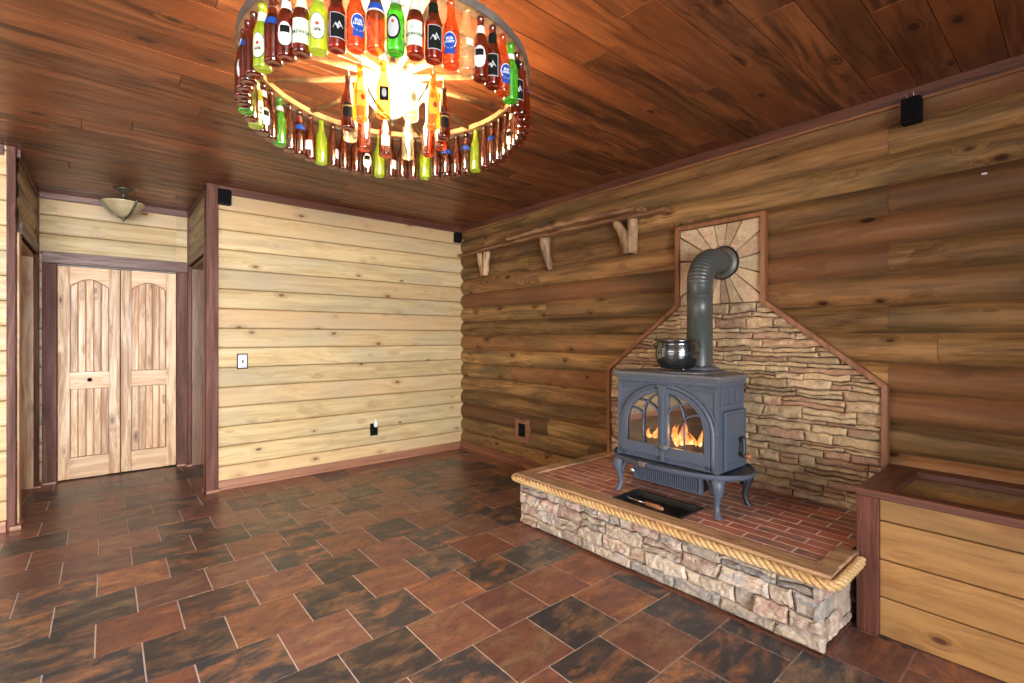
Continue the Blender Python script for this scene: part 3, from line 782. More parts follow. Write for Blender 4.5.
# radial stones round the flue
mb = MB(); FY, FZ, FR = 1.652, 1.872, .118
angs = [8, 35, 55, 78, 98, 118, 145, 172, 200, 222, 243, 258, 273, 288, 303, 325]
def hitbox(a):
    dx, dz = math.cos(a), math.sin(a); t = 9
    if dx > 1e-6: t = min(t, (N1-FY)/dx)
    if dx < -1e-6: t = min(t, (N0-FY)/dx)
    if dz > 1e-6: t = min(t, (ZP-FZ)/dz)
    if dz < -1e-6: t = min(t, (ZS-FZ)/dz)
    return t
corners = [math.atan2(z-FZ, y-FY) % (2*PI) for y in (N0, N1) for z in (ZS, ZP)]
for i in range(len(angs)):
    a0 = math.radians(angs[i])+.012; a1 = math.radians(angs[(i+1) % len(angs)] + (360 if i == len(angs)-1 else 0))-.012
    mid = [a0+(a1-a0)*j/3 for j in range(4)]
    cs = [q+k2 for q in corners for k2 in (0, 2*PI) if a0 < q+k2 < a1]
    al = sorted(mid+cs); dep = R(.014, .03)
    inner = [(FY+FR*math.cos(q), FZ+FR*math.sin(q)) for q in al]
    outp = [(FY+(hitbox(q)-.004)*math.cos(q), FZ+(hitbox(q)-.004)*math.sin(q)) for q in al]
    n = len(al); cyy = sum(p[0] for p in inner+outp)/(2*n); czz = sum(p[1] for p in inner+outp)/(2*n)
    def sh(p, f): 
        d = Vector((cyy-p[0], czz-p[1])); d.normalize(); return (p[0]+d.x*f, p[1]+d.y*f)
    lv = []
    for f, dx in ((0, 0), (0, dep*.7), (.006, dep)):
        lv += [(XS-dx, *sh(p, f)) for p in inner] + [(XS-dx, *sh(p, f)) for p in outp]
    m2 = 2*n; fs = []
    loop = list(range(n)) + list(range(2*n-1, n-1, -1))
    for L in range(2):
        fs += [(L*m2+loop[j], L*m2+loop[(j+1)%m2], (L+1)*m2+loop[(j+1)%m2], (L+1)*m2+loop[j]) for j in range(m2)]
    fs += [(2*m2+j, 2*m2+j+1, 2*m2+n+j+1, 2*m2+n+j) for j in range(n-1)]
    mb.add(lv, fs, None, 0)
build('radial_stones', mb, M['stone_ray'], s_)
# wood frame round the panel
def bar2(mb, p, q, w, x0, x1):
    """flat bar between p,q in the (Y,Z) plane of width w"""
    p, q = Vector(p), Vector(q); d = (q-p).normalized(); nrm = Vector((-d.y, d.x))*w/2
    quad = [p-nrm, q-nrm, q+nrm, p+nrm]
    mb.prism([(x0, v.x, v.y) for v in quad], (x1-x0, 0, 0))
tw = .030; xa, xb = XR-.092, XR-.043
for p, q in (((PY0-.013, ZT), (PY0-.013, ZK)), ((PY0-.013, ZK-.01), (N0-.018, ZS+.0)), ((N0-.013, ZS-.01), (N0-.013, ZP+.03)),
             ((N0-.026, ZP+.014), (N1+.026, ZP+.014)), ((N1+.013, ZP+.0), (N1+.013, ZS-.01)), ((N1+.013, ZS), (PY1+.013, ZK-.005)), ((PY1+.013, ZK+.003), (PY1+.013, ZT))):
    xa -= .0007; mb = MB(); bar2(mb, p, q, tw, xa, xb); build('frame_trim', mb, M['orange_z'], s_, bevel=.003)

# ------------------------------------------------------------------ stove
SX, SYc = 2.595, 1.657     # front face plane, centre in Y
SZ = ZT
yl, yr_ = 1.997, 1.318     # photo-left and right body edges
sroot = thing('wood_stove', (2.76, SYc, SZ), 'blue-grey cast iron wood stove with arched glass doors and a burning fire', 'stove')
ZB, ZTOP = .592, 1.134
BK = 2.90                  # where the side panels end
def T3(x, u, v): return (x, u, v)
def arch(cx, hw, z0, zs, hh, n=28, flip=False):
    pts = [(cx-hw, z0), (cx+hw, z0)]
    pts += [(cx+hw*math.cos(PI*i/n), zs+hh*math.sin(PI*i/n)) for i in range(n+1)]
    return pts
AH, AZ0, AZS, AHH = .298, .625, .800, .246
mb = MB()
outer = [(yr_, ZB), (yl, ZB), (yl, 1.098), (yr_, 1.098)]
mb.ring(outer, arch(SYc, AH, AZ0, AZS, AHH), T3, SX, SX+.03)
# side walls, angled rear, back
plan = [(SX+.03, yr_), (BK, yr_), (3.06, yr_+.15), (3.06, yl-.15), (BK, yl), (SX+.03, yl)]
for i in range(5):
    (x0, y0), (x1, y1) = plan[i], plan[i+1]
    mb.add([(x0,y0,ZB),(x1,y1,ZB),(x1,y1,1.098),(x0,y0,1.098)], [(0,1,2,3)])
mb.add([(x, y, ZB) for x, y in plan], [tuple(range(6))])
build('firebox_body', mb, M['iron'], sroot)
# plinth strip, arch moulding, dentils, pilasters
mb = MB()
def archpath(hw, hh, x, z0=AZ0-.02, n=30):
    return [(x, SYc-hw, z0)] + [(x, SYc-hw, z0+(AZS-z0)*k/3) for k in (1,2)] + [(x, SYc-hw*math.cos(PI*i/n), AZS+hh*math.sin(PI*i/n)) for i in range(n+1)] + [(x, SYc+hw, z0+(AZS-z0)*k/3) for k in (2,1,0)]
mb.tube(archpath(AH+.010, AHH+.010, SX-.004), .013, 8)
mb.tube(archpath(AH-.012, AHH-.012, SX-.010), .006, 6)
mb.tube([p for p in archpath(AH+.034, AHH+.030, SX-.002) if p[2] >= AZS-.001], .006, 6)
build('arch_moulding', mb, M['iron'], sroot)
mb = MB()
n = 54
for i in range(n):
    y = yr_+.012+(yl-yr_-.024)*i/(n-1); mb.box(SX-.006, SX+.002, y-.0035, y+.0035, 1.060, 1.073)
mb.box(SX-.009, SX, yr_-.004, yl+.004, 1.078, 1.098); mb.box(SX-.005, SX, yr_-.002, yl+.002, 1.046, 1.052)
mb.box(SX-.009, BK, yr_-.009, yr_, 1.078, 1.098); mb.box(SX-.009, BK, yl, yl+.009, 1.078, 1.098)
build('cornice', mb, M['iron'], sroot, bevel=.0015)
mb = MB()
for yy in (yr_+.010, yl-.010):
    mb.box(SX-.008, SX+.004, yy-.011, yy+.011, ZB, 1.046)
    mb.box(SX-.012, SX+.004, yy-.015, yy+.015, .800, .815); mb.box(SX-.012, SX+.004, yy-.015, yy+.015, ZB, ZB+.02)
# recessed spandrel panels, suggested by raised beads
for sg in (-1, 1):
    ye = SYc+sg*(.332-.014)
    mb.tube([(SX-.001, ye, .86), (SX-.001, ye, 1.036), (SX-.001, SYc+sg*.06, 1.036)], .003, 6)
build('pilaster', mb, M['iron'], sroot, bevel=.002)
# side panel reliefs (both sides)
for yy, sg in ((yr_, -1), (yl, 1)):
    mb = MB(); t_ = .005
    mb.ring([(SX+.02, .955), (BK-.01, .955), (BK-.01, 1.065), (SX+.02, 1.065)], [(SX+.035, .97), (BK-.025, .97), (BK-.025, 1.05), (SX+.035, 1.05)], lambda d, u, v: (u, yy+sg*d, v), 0, t_)
    for q in (1, 2):
        xx = SX+.035+(BK-.06-SX)*q/3; mb.box(xx-.003, xx+.003, min(yy, yy+sg*.004), max(yy, yy+sg*.004), .97, 1.05)
    build('side_panel', mb, M['iron'], sroot, bevel=.0015)
# side loading door on the right with lever handle
mb = MB(); mb.box(SX+.045, BK-.012, yr_-.020, yr_-.002, ZB+.012, .935)
sd = build('side_door', mb, M['iron'], sroot, bevel=.004)
mb = MB(); mb.ring([(SX+.06, .63), (BK-.03, .63), (BK-.03, .92), (SX+.06, .92)], [(SX+.07, .64), (BK-.04, .64), (BK-.04, .91), (SX+.07, .91)], lambda d, u, v: (u, yr_-.020-d, v), 0, .003)
build('door_border', mb, M['iron'], sd)
mb = MB(); hx = 2.795
mb.tube([(hx, yr_-.02, .765), (hx, yr_-.045, .765)], .010, 10); mb.tube([(hx, yr_-.045, .785), (hx, yr_-.045, .765), (hx-.01, yr_-.052, .72), (hx-.02, yr_-.055, .685), (hx-.018, yr_-.055, .670)], [.010,.012,.009,.011,.008], 10)
hd = build('door_handle', mb, M['iron_dark'], sd)
mb = MB(); mb.tube([(hx-.018, yr_-.050, .68), (hx-.018, yr_-.062, .68), (hx-.018, yr_-.066, .68), (hx-.018, yr_-.09, .68), (hx-.018, yr_-.097, .68)], [.007,.009,.016,.017,.009], 14); build('handle_knob', mb, M['knob_wood'], hd)
# top plate
mb = MB(); ov = .022
tp = [(SX-ov-.006, yr_-ov), (BK+.01, yr_-ov), (3.075, yr_+.13), (3.075, yl-.13), (BK+.01, yl+ov), (SX-ov-.006, yl+ov)]
mb.prism([(x, y, 1.112) for x, y in tp], (0, 0, .022)); tp2 = [(x+.010 if i in (0,5) else x, y) for i, (x, y) in enumerate(tp)]
mb.prism([(SX-.014, yr_-.012, 1.098), (BK, yr_-.012, 1.098), (3.06, yr_+.14, 1.098), (3.06, yl-.14, 1.098), (BK, yl+.012, 1.098), (SX-.014, yl+.012, 1.098)], (0, 0, .014))
top = build('top_plate', mb, M['iron_top'], sroot, bevel=.004)
mb = MB()
mb.lathe([(.0,.0),(.235,.0),(.235,.006),(.225,.009),(0,.009)], (2.86, SYc, 1.134), 40, smooth=False)
mb.lathe([(.118,.0),(.118,.02),(.10,.028),(.085,.03),(.085,.0)], (3.0, 1.652, 1.134), 32)
build('cook_plate', mb, M['iron_top'], top)
# skirt / ash lip: plate with bowed front and bowed sides
def skirt_loop(off):
    pts = []; n = 16
    for i in range(n+1):       # front, from right corner to left corner
        t = i/n; y = yr_-.012+(yl-yr_+.024)*t; pts.append((SX-.022-off-.085*math.sin(PI*t)**.8, y))
    for i in range(1, n+1):    # left side
        t = i/n; x = SX-.02+(BK-SX+.06)*t; pts.append((x, yl+.015+off+.10*math.sin(PI*min(t,1))**.9))
    pts.append((3.0, yl-.12)); pts.append((3.0, yr_+.12))
    for i in range(n, 0, -1):
        t = i/n; x = SX-.02+(BK-SX+.06)*t; pts.append((x, yr_-.015-off-.10*math.sin(PI*t)**.9))
    return pts
mb = MB()
L0, L1, L2, L3 = skirt_loop(-.012), skirt_loop(.0), skirt_loop(.004), skirt_loop(-.02)
n = len(L0); vs = [(x, y, .560) for x, y in L0] + [(x, y, .572) for x, y in L1] + [(x, y, .592) for x, y in L2] + [(x, y, .594) for x, y in skirt_loop(-.004)] + [(x, y, .582) for x, y in L3]
fs = [(L*n+j, L*n+(j+1)%n, (L+1)*n+(j+1)%n, (L+1)*n+j) for L in range(4) for j in range(n)] + [tuple(range(n)), tuple(range(4*n, 5*n))]
mb.add(vs, fs, smooth=False)
build('ash_lip', mb, M['iron'], sroot)
# legs
def leg(cx, cy, dx, dy):
    mb = MB(); zt_ = .575; zb = SZ
    prof = [(0, .0, .046, .75), (.12, .010, .046, .8), (.3, .014, .033, 1), (.5, .008, .021, 1), (.7, -.003, .016, 1), (.86, .002, .0155, 1), (.94, .012, .020, 1), (.98, .018, .024, 1), (1, .019, .024, 1)]
    vs = []; m = 14
    for t, o, r, q in prof:
        z = zt_+(zb-zt_)*t; px, py = cx+dx*o*.8, cy+dy*o*.8
        for j in range(m):
            w = 2*PI*j/m; vs.append((px+r*math.cos(w)*q, py+r*math.sin(w)*q, z))
    k = len(prof); fs = [(i*m+j, i*m+(j+1)%m, (i+1)*m+(j+1)%m, (i+1)*m+j) for i in range(k-1) for j in range(m)] + [tuple(range(m)), tuple(range((k-1)*m, k*m))]
    mb.add(vs, fs, smooth=True)
    # winged brackets under the lip
    for (ex, ey) in ((0, -math.copysign(1, cy-SYc)), (math.copysign(1, 2.75-cx), 0)):
        pp = []
        for i in range(7):
            a = PI/2*i/6; pp.append((cx+ex*(.028+.075*(1-math.cos(a)))+dx*.006, cy+ey*(.028+.075*(1-math.cos(a)))+dy*.006, .47+.098*math.sin(a)))
        mb.tube(pp, [.011,.011,.010,.010,.009,.009,.009], 7)
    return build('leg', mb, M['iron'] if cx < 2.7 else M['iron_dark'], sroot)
leg(2.600, 1.330, -1, -1); leg(2.600, 1.985, -1, 1); leg(2.925, 1.322, 1, -1); leg(2.925, 1.99, 1, 1)
# ribbed ash drawer front below, with knob
mb = MB(); x0 = 2.60
mb.box(x0, 2.90, 1.425, 1.885, .462, .560); y = 1.445
while y < 1.835: mb.box(x0-.012, x0+.001, y, y+.007, .470, .545); y += .0145
mb.box(x0-.014, x0+.02, 1.418, 1.432, .455, .562); mb.box(x0-.008, x0+.02, 1.425, 1.885, .455, .464)
gr = build('ash_grille', mb, M['iron'], sroot, bevel=.001)
mb = MB(); mb.tube([(x0-.002, 1.865, .51), (x0-.02, 1.865, .51), (x0-.024, 1.865, .51), (x0-.045, 1.865, .51), (x0-.05, 1.865, .51)], [.008,.008,.017,.018,.01], 14); build('grille_knob', mb, M['steel'], gr)
mb = MB(); mb.box(SX-.122, SX-.10, 1.700, 1.765, .594, .600); mb.box(SX-.126, SX-.118, 1.712, 1.753, .574, .600); build('lip_catch', mb, M['steel'], sroot, bevel=.002)
# doors
def half(sg, grow, z0):
    if grow: grow += .010
    # half arch on side sg; grow = inset from the arch edge
    hw, hh = AH-.001-grow, AHH-.001-grow; cin = .004+grow*1.0
    pts = [(SYc+sg*cin, z0), (SYc+sg*hw, z0)]
    a1 = math.acos(min(1, cin/hw)); n = 18
    pts += [(SYc+sg*hw*math.cos(a1*i/n), AZS+hh*math.sin(a1*i/n)) for i in range(n+1)]
    return pts
fx = SX-.004
for sg in (1, -1):
    mb = MB(); mb.ring(half(sg, 0, AZ0+.001), half(sg, .020, AZ0+.068), T3, fx-.016, fx+.006)
    dr = build('glass_door', mb, M['iron'], sroot, bevel=.002)
    # glass
    mb = MB(); pts = half(sg, .016, AZ0+.062); mb.add([(fx, *p) for p in pts], [tuple(range(len(pts)))]); build('pane', mb, M['pane'], dr)
    # tracery
    mb = MB(); hw, hh = AH-.032, AHH-.032; z0 = AZ0+.068; tx = fx-.010; mid = .140
    def zt2(d): return AZS+hh*math.sqrt(max(0, 1-(d/hw)**2))
    def P(d, z): return (tx, SYc+sg*d, z)
    mb.tube([P(mid, z0), P(mid, .855)], .0065, 6)
    inn = .024
    A = lambda c0, c1, zs, hgt, n=8: [P(c0+(c1-c0)*(1-math.cos(PI/2*i/n)), zs+hgt*math.sin(PI/2*i/n)) for i in range(n+1)]
    mb.tube(A(mid, inn+.005, .855, zt2(inn)-.865), .0062, 6)      # mullion curving to the centre
    mb.tube(A(mid, mid+.09, .855, zt2(mid+.09)-.857), .0062, 6)   # mullion curving outward
    mb.tube(A(inn, mid+.03, .855, zt2(mid+.03)-.857), .0062, 6)   # centre stile curving outward
    mb.tube([P(hw-.002, z0)] + A(hw-.002, mid+.025, .79, zt2(mid+.025)-.795), .0062, 6)
    build('tracery', mb, M['iron'], dr)
# centre stile with finial, latch
mb = MB(); mb.box(fx-.026, fx-.004, SYc-.011, SYc+.011, AZ0-.02, 1.045)
mb.box(fx-.030, fx-.004, SYc-.024, SYc+.024, 1.02, 1.036); mb.prism([(fx-.032, SYc-.014, .985), (fx-.032, SYc+.014, .985), (fx-.032, SYc+.030, 1.062), (fx-.032, SYc-.030, 1.062)], (.028, 0, 0))
build('centre_stile', mb, M['iron'], sroot, bevel=.003)
mb = MB(); mb.lathe([(0,.012),(.018,.011),(.026,.004),(.026,-.004)], (0,0,0), 20); V = [(fx-.03-z, SYc-.012+x*1.3, .690+y*.75) for x, y, z in mb.v]; mb.v = V
build('door_latch', mb, M['iron_top'], sroot)
# inside of the firebox
mb = MB(); q0, q1 = yr_+.03, yl-.03
mb.add([(SX+.03,q0,.61),(2.98,q0+.08,.61),(2.98,q1-.08,.61),(SX+.03,q1,.61),(SX+.03,q0,1.09),(2.98,q0+.08,1.09),(2.98,q1-.08,1.09),(SX+.03,q1,1.09)],
       [(0,1,2,3),(4,5,6,7),(0,1,5,4),(1,2,6,5),(2,3,7,6)])
build('firebox_lining', mb, M['soot'], sroot, fixn=False)
def rough_log(p, q, r, name, mt, label, cat, group=None):
    p, q = Vector(p), Vector(q); pts = []; rad = []
    for i in range(9):
        t = i/8; pts.append(p.lerp(q, t)+Vector((0, 0, noise.noise(Vector((t*4, p.x*9, p.y))) * .008))); rad.append(r*(1+.12*noise.noise(Vector((t*7, p.y*20, 3)))))
    c = (p+q)/2; root = thing(name, c, label, cat, group)
    mb = MB(); mb.tube(pts, rad, 12); build('bark', mb, mt, root); return root
rough_log((2.72, 1.52, .665), (2.74, 1.84, .668), .042, 'firewood_log', M['charred'], 'charred log lying at the front of the fire inside the stove', 'log')
rough_log((2.80, 1.49, .672), (2.81, 1.83, .690), .045, 'firewood_log', M['charred'], 'charred log behind the front one inside the stove fire', 'log')
fire = thing('fire', (2.70, SYc, SZ), 'orange flames burning behind the arched stove glass', 'fire')
def flame(x, y, z, hgt, w, seed):
    vs = []; n = 14; m = 10
    for i in range(n+1):
        t = i/n; r = w*(math.sin(PI*min(1, t*1.0)**.6)*(1-t)**.45+.02*(1-t))
        ox = .25*w*math.sin(t*5+seed)*t; oy = .9*w*math.sin(t*4.2+seed*2)*t
        for j in range(m):
            a = 2*PI*j/m; vs.append((x+ox+r*.5*math.cos(a), y+oy+r*math.sin(a)*(1+.3*noise.noise(Vector((t*5, seed, j)))), z+hgt*t))
    fs = [(i*m+j, i*m+(j+1)%m, (i+1)*m+(j+1)%m, (i+1)*m+j) for i in range(n) for j in range(m)]
    mb.add(vs, fs, smooth=True)
mb = MB()
for (x, y, z, hh, w, sd_) in ((2.70,1.60,.68,.21,.034,1),(2.71,1.575,.68,.15,.028,2.3),(2.69,1.63,.68,.15,.026,3.1),(2.70,1.485,.70,.115,.018,4),(2.72,1.545,.68,.10,.028,5),
                              (2.72,1.80,.69,.10,.026,.7),(2.73,1.76,.69,.13,.026,1.9),(2.72,1.845,.69,.08,.022,2.8),(2.76,1.68,.69,.12,.028,6)):
    flame(x, y, z, hh, w, sd_)
build('flames', mb, M['flame'], fire)
mb = MB()
for i in range(40):
    x, y = R(2.68, 2.86), R(1.48, 1.86); s1 = R(.008,.018)
    mb.lathe([(0,0),(s1,s1*.3),(s1*.9,s1),(0,s1*1.2)], (x, y, .611), 6)
em = build('embers', mb, M['glow_ember'], fire); em['kind'] = 'stuff'

# ------------------------------------------------------------------ stove pipe
pr_ = thing('stove_pipe', (3.0, 1.652, 1.164), 'dark grey stovepipe with a ribbed elbow rising from stove into the wall', 'pipe')
PXc, PYc, PRr = 3.0, 1.652, .080
mb = MB(); mb.lathe([(PRr,0),(PRr,.30),(PRr+.003,.302),(PRr+.003,.306),(PRr,.308),(PRr,.45),(PRr+.0035,.452),(PRr+.0035,.458),(PRr,.46),(PRr,.535)], (PXc, PYc, 1.163), 36, cap=False)
build('pipe_section', mb, M['pipe'], pr_)
# elbow: quarter turn with corrugations
mb = MB(); z0 = 1.695; rb = .175
path = []; rad = []
n = 66
for i in range(n+1):
    a = (PI/2)*i/n; path.append((PXc+rb*(1-math.cos(a)), PYc, z0+rb*math.sin(a))); rad.append(PRr+.0015+(.0022*math.cos(i/n*2*PI*15)))
path += [(PXc+rb+.05, PYc, z0+rb), (PXc+rb+.06, PYc, z0+rb), (XS-.03, PYc, z0+rb)]; rad += [PRr, PRr, PRr]
mb.tube(path, rad, 32, cap=False); build('elbow', mb, M['pipe'], pr_)
mb = MB(); c = (0,0,0)
mb.lathe([(PRr-.002,0),(.106,0),(.110,.008),(.106,.016),(.094,.03),(PRr+.002,.032)], c, 36)
mb.v = [(XS-.042+.032-z, PYc+x, z0+rb+y) for x, y, z in mb.v]
build('wall_flange', mb, M['tire'], pr_)

# ------------------------------------------------------------------ pot on the stove
pc = (2.765, 1.676, 1.1445)
pot = thing('cast_pot', pc, 'shiny dark metal cauldron with wire bail standing on the stove top', 'pot')
mb = MB(); mb.lathe([(0,.010),(.070,.010),(.098,.018),(.118,.045),(.130,.085),(.131,.125),(.124,.160),(.122,.172),(.132,.182),(.134,.190),(.122,.192),(.116,.165),(.122,.10),(.090,.03),(0,.02)], pc, 48)
for k in range(3):
    a = k*2*PI/3; mb.tube([(pc[0]+.075*math.cos(a), pc[1]+.075*math.sin(a), pc[2]+.016), (pc[0]+.08*math.cos(a), pc[1]+.08*math.sin(a), pc[2]+.0)], .010, 8)
build('pot_body', mb, M['pot'], pot)
mb = MB(); mb.lathe([(.1305,.108),(.1335,.112),(.1305,.116)], pc, 48, cap=False); build('band', mb, M['iron_dark'], pot)
dv = Vector((.62, -.78, 0)).normalized()
for sg in (-1, 1):
    mb = MB(); cpt = Vector(pc)+dv*.128*sg+Vector((0,0,.155)); mb.tube([cpt+Vector((0,0,-.016)), cpt+dv*sg*.015, cpt+Vector((0,0,.016))], .0055, 8)
    build('ear', mb, M['iron_dark'], pot)
mb = MB(); pp = []
for i in range(21):
    a = PI*i/20; pp.append(Vector(pc)+Vector((0,0,.158))+dv*.140*math.cos(a)+Vector((.055, .035, .10))*math.sin(a))
mb.tube(pp, .0016, 6); build('bail_handle', mb, M['bronze'], pot)
fdir = Vector((-.78, -.30, 0)).normalized(); side = Vector((-fdir.y, fdir.x, 0))
for k in range(3):
    a_ = .45
    fd = (fdir*math.cos(a_)-side*math.sin(a_)); sd2 = Vector((-fd.y, fd.x, 0))
    cc = Vector(pc)+fd*.1345+Vector((0,0,.130-.017*k)); mb = MB()
    mb.tube([cc+sd2*.006*math.cos(w*PI/4)+Vector((0,0,.009*math.sin(w*PI/4))) for w in range(9)], .0018, 5, cap=False); build('chain_link', mb, M['steel'], pot)

# ------------------------------------------------------------------ firewood box on the right
b_ = thing('firewood_box', (3.0, 0, 0), 'large open-topped wooden firewood box with dark frame in front of log wall', 'wood box')
bx0, bx1, by1, by0, bz = 2.68, XR-.06, .70, -.75, .655
mb = MB(); mb.box(bx0, bx0+.07, by1-.085, by1, 0, bz-.035); build('corner_post', mb, M['dark_z'], b_, bevel=.003)
mb = MB(); mb.box(bx0, bx0+.07, by0, by0+.085, 0, bz-.035); build('corner_post', mb, M['dark_z'], b_, bevel=.003)
mb = MB(); zs_ = [0, .175, .345, .520, bz-.035]
for u, v in zip(zs_, zs_[1:]): mb.box(bx0+.012, bx0+.035, by0+.085, by1-.085, u+.003, v-.002)
build('front_boards', mb, M['box_front'], b_, bevel=.005)
mb = MB()
for k in range(4): u = zs_[k]; v = zs_[k+1]; mb.box(bx0+.07, bx1, by1-.03, by1-.002, u+.001, v-.001); 
build('end_boards', mb, M['dark_y'], b_, bevel=.003)
mb = MB(); mb.box(bx1-.02, bx1, by0, by1-.03, 0, bz-.035); mb.box(bx0+.036, bx0+.05, by0, by1-.03, 0, bz-.035); mb.box(bx0+.05, bx1-.02, by1-.05, by1-.031, 0, bz-.035); mb.box(bx0+.05, bx1-.02, by0, by0+.02, 0, bz-.035); mb.box(bx0+.05, bx1-.02, by0, by1-.04, .02, .04)
build('inner_lining', mb, M['box_front'], b_)
for (x0, x1, y0, y1, mt) in ((bx0-.006, bx0+.075, by0, by1+.004, 'dark_y'), (bx1-.09, bx1+.01, by0, by1+.004, 'dark_y'), (bx0+.075, bx1-.09, by1-.125, by1+.004, 'dark_x'), (bx0+.075, bx1-.09, by0, by0+.1, 'dark_x')):
    mb = MB(); mb.box(x0, x1, y0, y1, bz-.035, bz); build('top_rail', mb, M[mt], b_, bevel=.004)

# ------------------------------------------------------------------ live-edge shelf with branch brackets
def slab(name, x_of, y0, y1, z0, z1, label):
    o = thing(name, (XR-.12, (y0+y1)/2, z0), label, 'shelf'); mb = MB(); n = 46; vs = []
    for i in range(n+1):
        t = i/n; y = y0+(y1-y0)*t; e = x_of(t)+noise.noise(Vector((t*13, z0*3, 1)))*.022+noise.noise(Vector((t*40, z0, 4)))*.008
        w = noise.noise(Vector((t*7, 3, z0)))*.006
        vs += [(XR-.045, y, z0+.0), (e+.012, y, z0+w*.3), (e-.004, y, (z0+z1)/2+w), (e+.008, y, z1+w*.5), (XR-.045, y, z1)]
    fs = [(5*i+j, 5*i+(j+1)%5, 5*(i+1)+(j+1)%5, 5*(i+1)+j) for i in range(n) for j in range(5)] + [(4,3,2,1,0), tuple(5*n+j for j in range(5))]
    mb.add(vs, fs); build('plank', mb, M['slab'], o); return o
slab('wall_shelf', lambda t: XR-.14-.05*math.sin(PI*t), 2.08, 4.86, 2.312, 2.340, 'long thin live-edge plank shelf resting on three branch stubs')
slab('wall_shelf', lambda t: XR-.22-.05*math.sin(PI*t), 2.28, 3.86, 2.342, 2.382, 'thicker shorter live-edge slab lying on top of the long plank')
def bracket(y, forks, label):
    o = thing('branch_bracket', (XR-.06, y, 2.03), label, 'bracket', 'branch brackets under the shelf'); mb = MB()
    for pts, rr_ in forks:
        P_ = []; RR = []; n = 10
        for i in range(n+1):
            t = i/n; q = t*(len(pts)-1); k = min(int(q), len(pts)-2); f = q-k
            a = Vector(pts[k]).lerp(Vector(pts[k+1]), f); a += Vector((noise.noise(Vector((t*5, y, 2)))*.006, noise.noise(Vector((t*5, y, 8)))*.008, 0)); P_.append(a)
            RR.append((rr_[0]+(rr_[1]-rr_[0])*t)*(1+.15*noise.noise(Vector((t*6, y*3, 5)))))
        mb.tube(P_, RR, 12)
    build('branch', mb, M['branch'], o)
XW = XR-.078
bracket(4.40, [([(XW, 4.42, 2.05), (XW-.0, 4.46, 2.18), (XW-.015, 4.49, 2.314)], (.040, .034)), ([(XW, 4.39, 2.05), (XW, 4.37, 2.18), (XW-.01, 4.35, 2.314)], (.036, .042))], 'pale split branch stub nearest the room corner, holding the shelf')
bracket(3.36, [([(XW, 3.345, 2.00), (XW, 3.36, 2.06), (XW-.005, 3.40, 2.16), (XW-.03, 3.39, 2.314)], (.022, .062))], 'pale single branch stub with pointed end under the middle of the shelf')
bracket(2.45, [([(XW, 2.43, 2.04), (XW-.01, 2.47, 2.18), (XW-.03, 2.54, 2.314)], (.050, .036)), ([(XW, 2.41, 2.04), (XW-.0, 2.40, 2.18), (XW-.01, 2.385, 2.314)], (.045, .044))], 'pale forked branch stub near the stone panel, holding the shelf')

# ------------------------------------------------------------------ small wall items
def speaker(loc, sx_, sy_, sz_, label, cable=False, face='Y'):
    o = thing('wall_speaker', loc, label, 'speaker'); x, y, z = loc; mb = MB()
    mb.box(x-sx_/2, x+sx_/2, y-sy_/2, y+sy_/2, z, z+sz_); build('cabinet', mb, M['black'], o, bevel=.008)
    mb = MB()
    if face == 'Y': mb.box(x-sx_/2+.006, x+sx_/2-.006, y-sy_/2-.004, y-sy_/2+.001, z+.008, z+sz_-.008)
    else: mb.box(x-sx_/2-.004, x-sx_/2+.001, y-sy_/2+.006, y+sy_/2-.006, z+.008, z+sz_-.008)
    build('grille_cloth', mb, M['backblack'], o, bevel=.002)
    if cable:
        mb = MB(); mb.tube([(XR-.055, y-.005, z+sz_-.01), (XR-.068, y-.008, z+sz_+.03), (XR-.066, y+.0, z+sz_+.06)], .0012, 5); mb.tube([(XR-.055, y+.01, z+sz_-.01), (XR-.07, y+.025, z+sz_+.03), (XR-.066, y+.05, z+sz_+.05)], .0012, 5)
        build('cable', mb, M['steel'], o)
M['backblack'] = plain('black_grille_cloth', (.005,.005,.006), .9, spec=.1, bump=.6, bscale=400)
speaker((.806, YB-.055, 2.520), .10, .07, .132, 'small black speaker at the left top corner of the pale log wall')
speaker((3.262, YB-.055, 2.495), .085, .07, .12, 'small black speaker in the corner where the two log walls meet')
speaker((XR-.070, .612, 2.492), .06, .085, .135, 'small black speaker high on the right log wall with loose cables above', True, 'X')
o = thing('light_switch', (.954, YB-.026, 1.068), 'silver light switch plate with dark border on the pale log wall', 'switch')
mb = MB(); mb.box(.910, .998, YB-.026, YB-.004, 1.066, 1.204); build('border', mb, M['black'], o, bevel=.002)
mb = MB(); mb.box(.917, .991, YB-.031, YB-.025, 1.074, 1.196); pl = build('plate', mb, M['steel'], o, bevel=.002)
mb = MB(); mb.box(.950, .959, YB-.042, YB-.030, 1.122, 1.146); build('toggle', mb, M['black'], pl, bevel=.001)
for zz in (1.09, 1.18):
    mb = MB(); mb.lathe([(0,0),(.003,0),(.003,.0015)], (0,0,0), 8); mb.v = [(.954+a, YB-.0315-c, zz+b) for a, b, c in mb.v]
    build('screw', mb, M['iron_dark'], pl)
o = thing('wall_outlet', (2.21, YB-.026, .31), 'black wall outlet with a white plug-in low on the pale wall', 'outlet')
mb = MB(); mb.box(2.168, 2.252, YB-.028, YB-.004, .30, .43); build('plate', mb, M['black'], o, bevel=.002)
for zz in (.335, .395):
    mb = MB(); mb.box(2.197, 2.222, YB-.030, YB-.027, zz-.012, zz+.012)
    build('socket', mb, M['backblack'], o, bevel=.003)
o = thing('plug_in_freshener', (2.218, YB-.06, .40), 'white plug-in air freshener in the black outlet', 'air freshener')
mb = MB(); mb.lathe([(.010,0),(.018,.006),(.021,.03),(.019,.05),(.012,.06),(.010,.075),(.006,.085)], (2.218, YB-.050, .392), 16); build('housing', mb, M['white'], o)
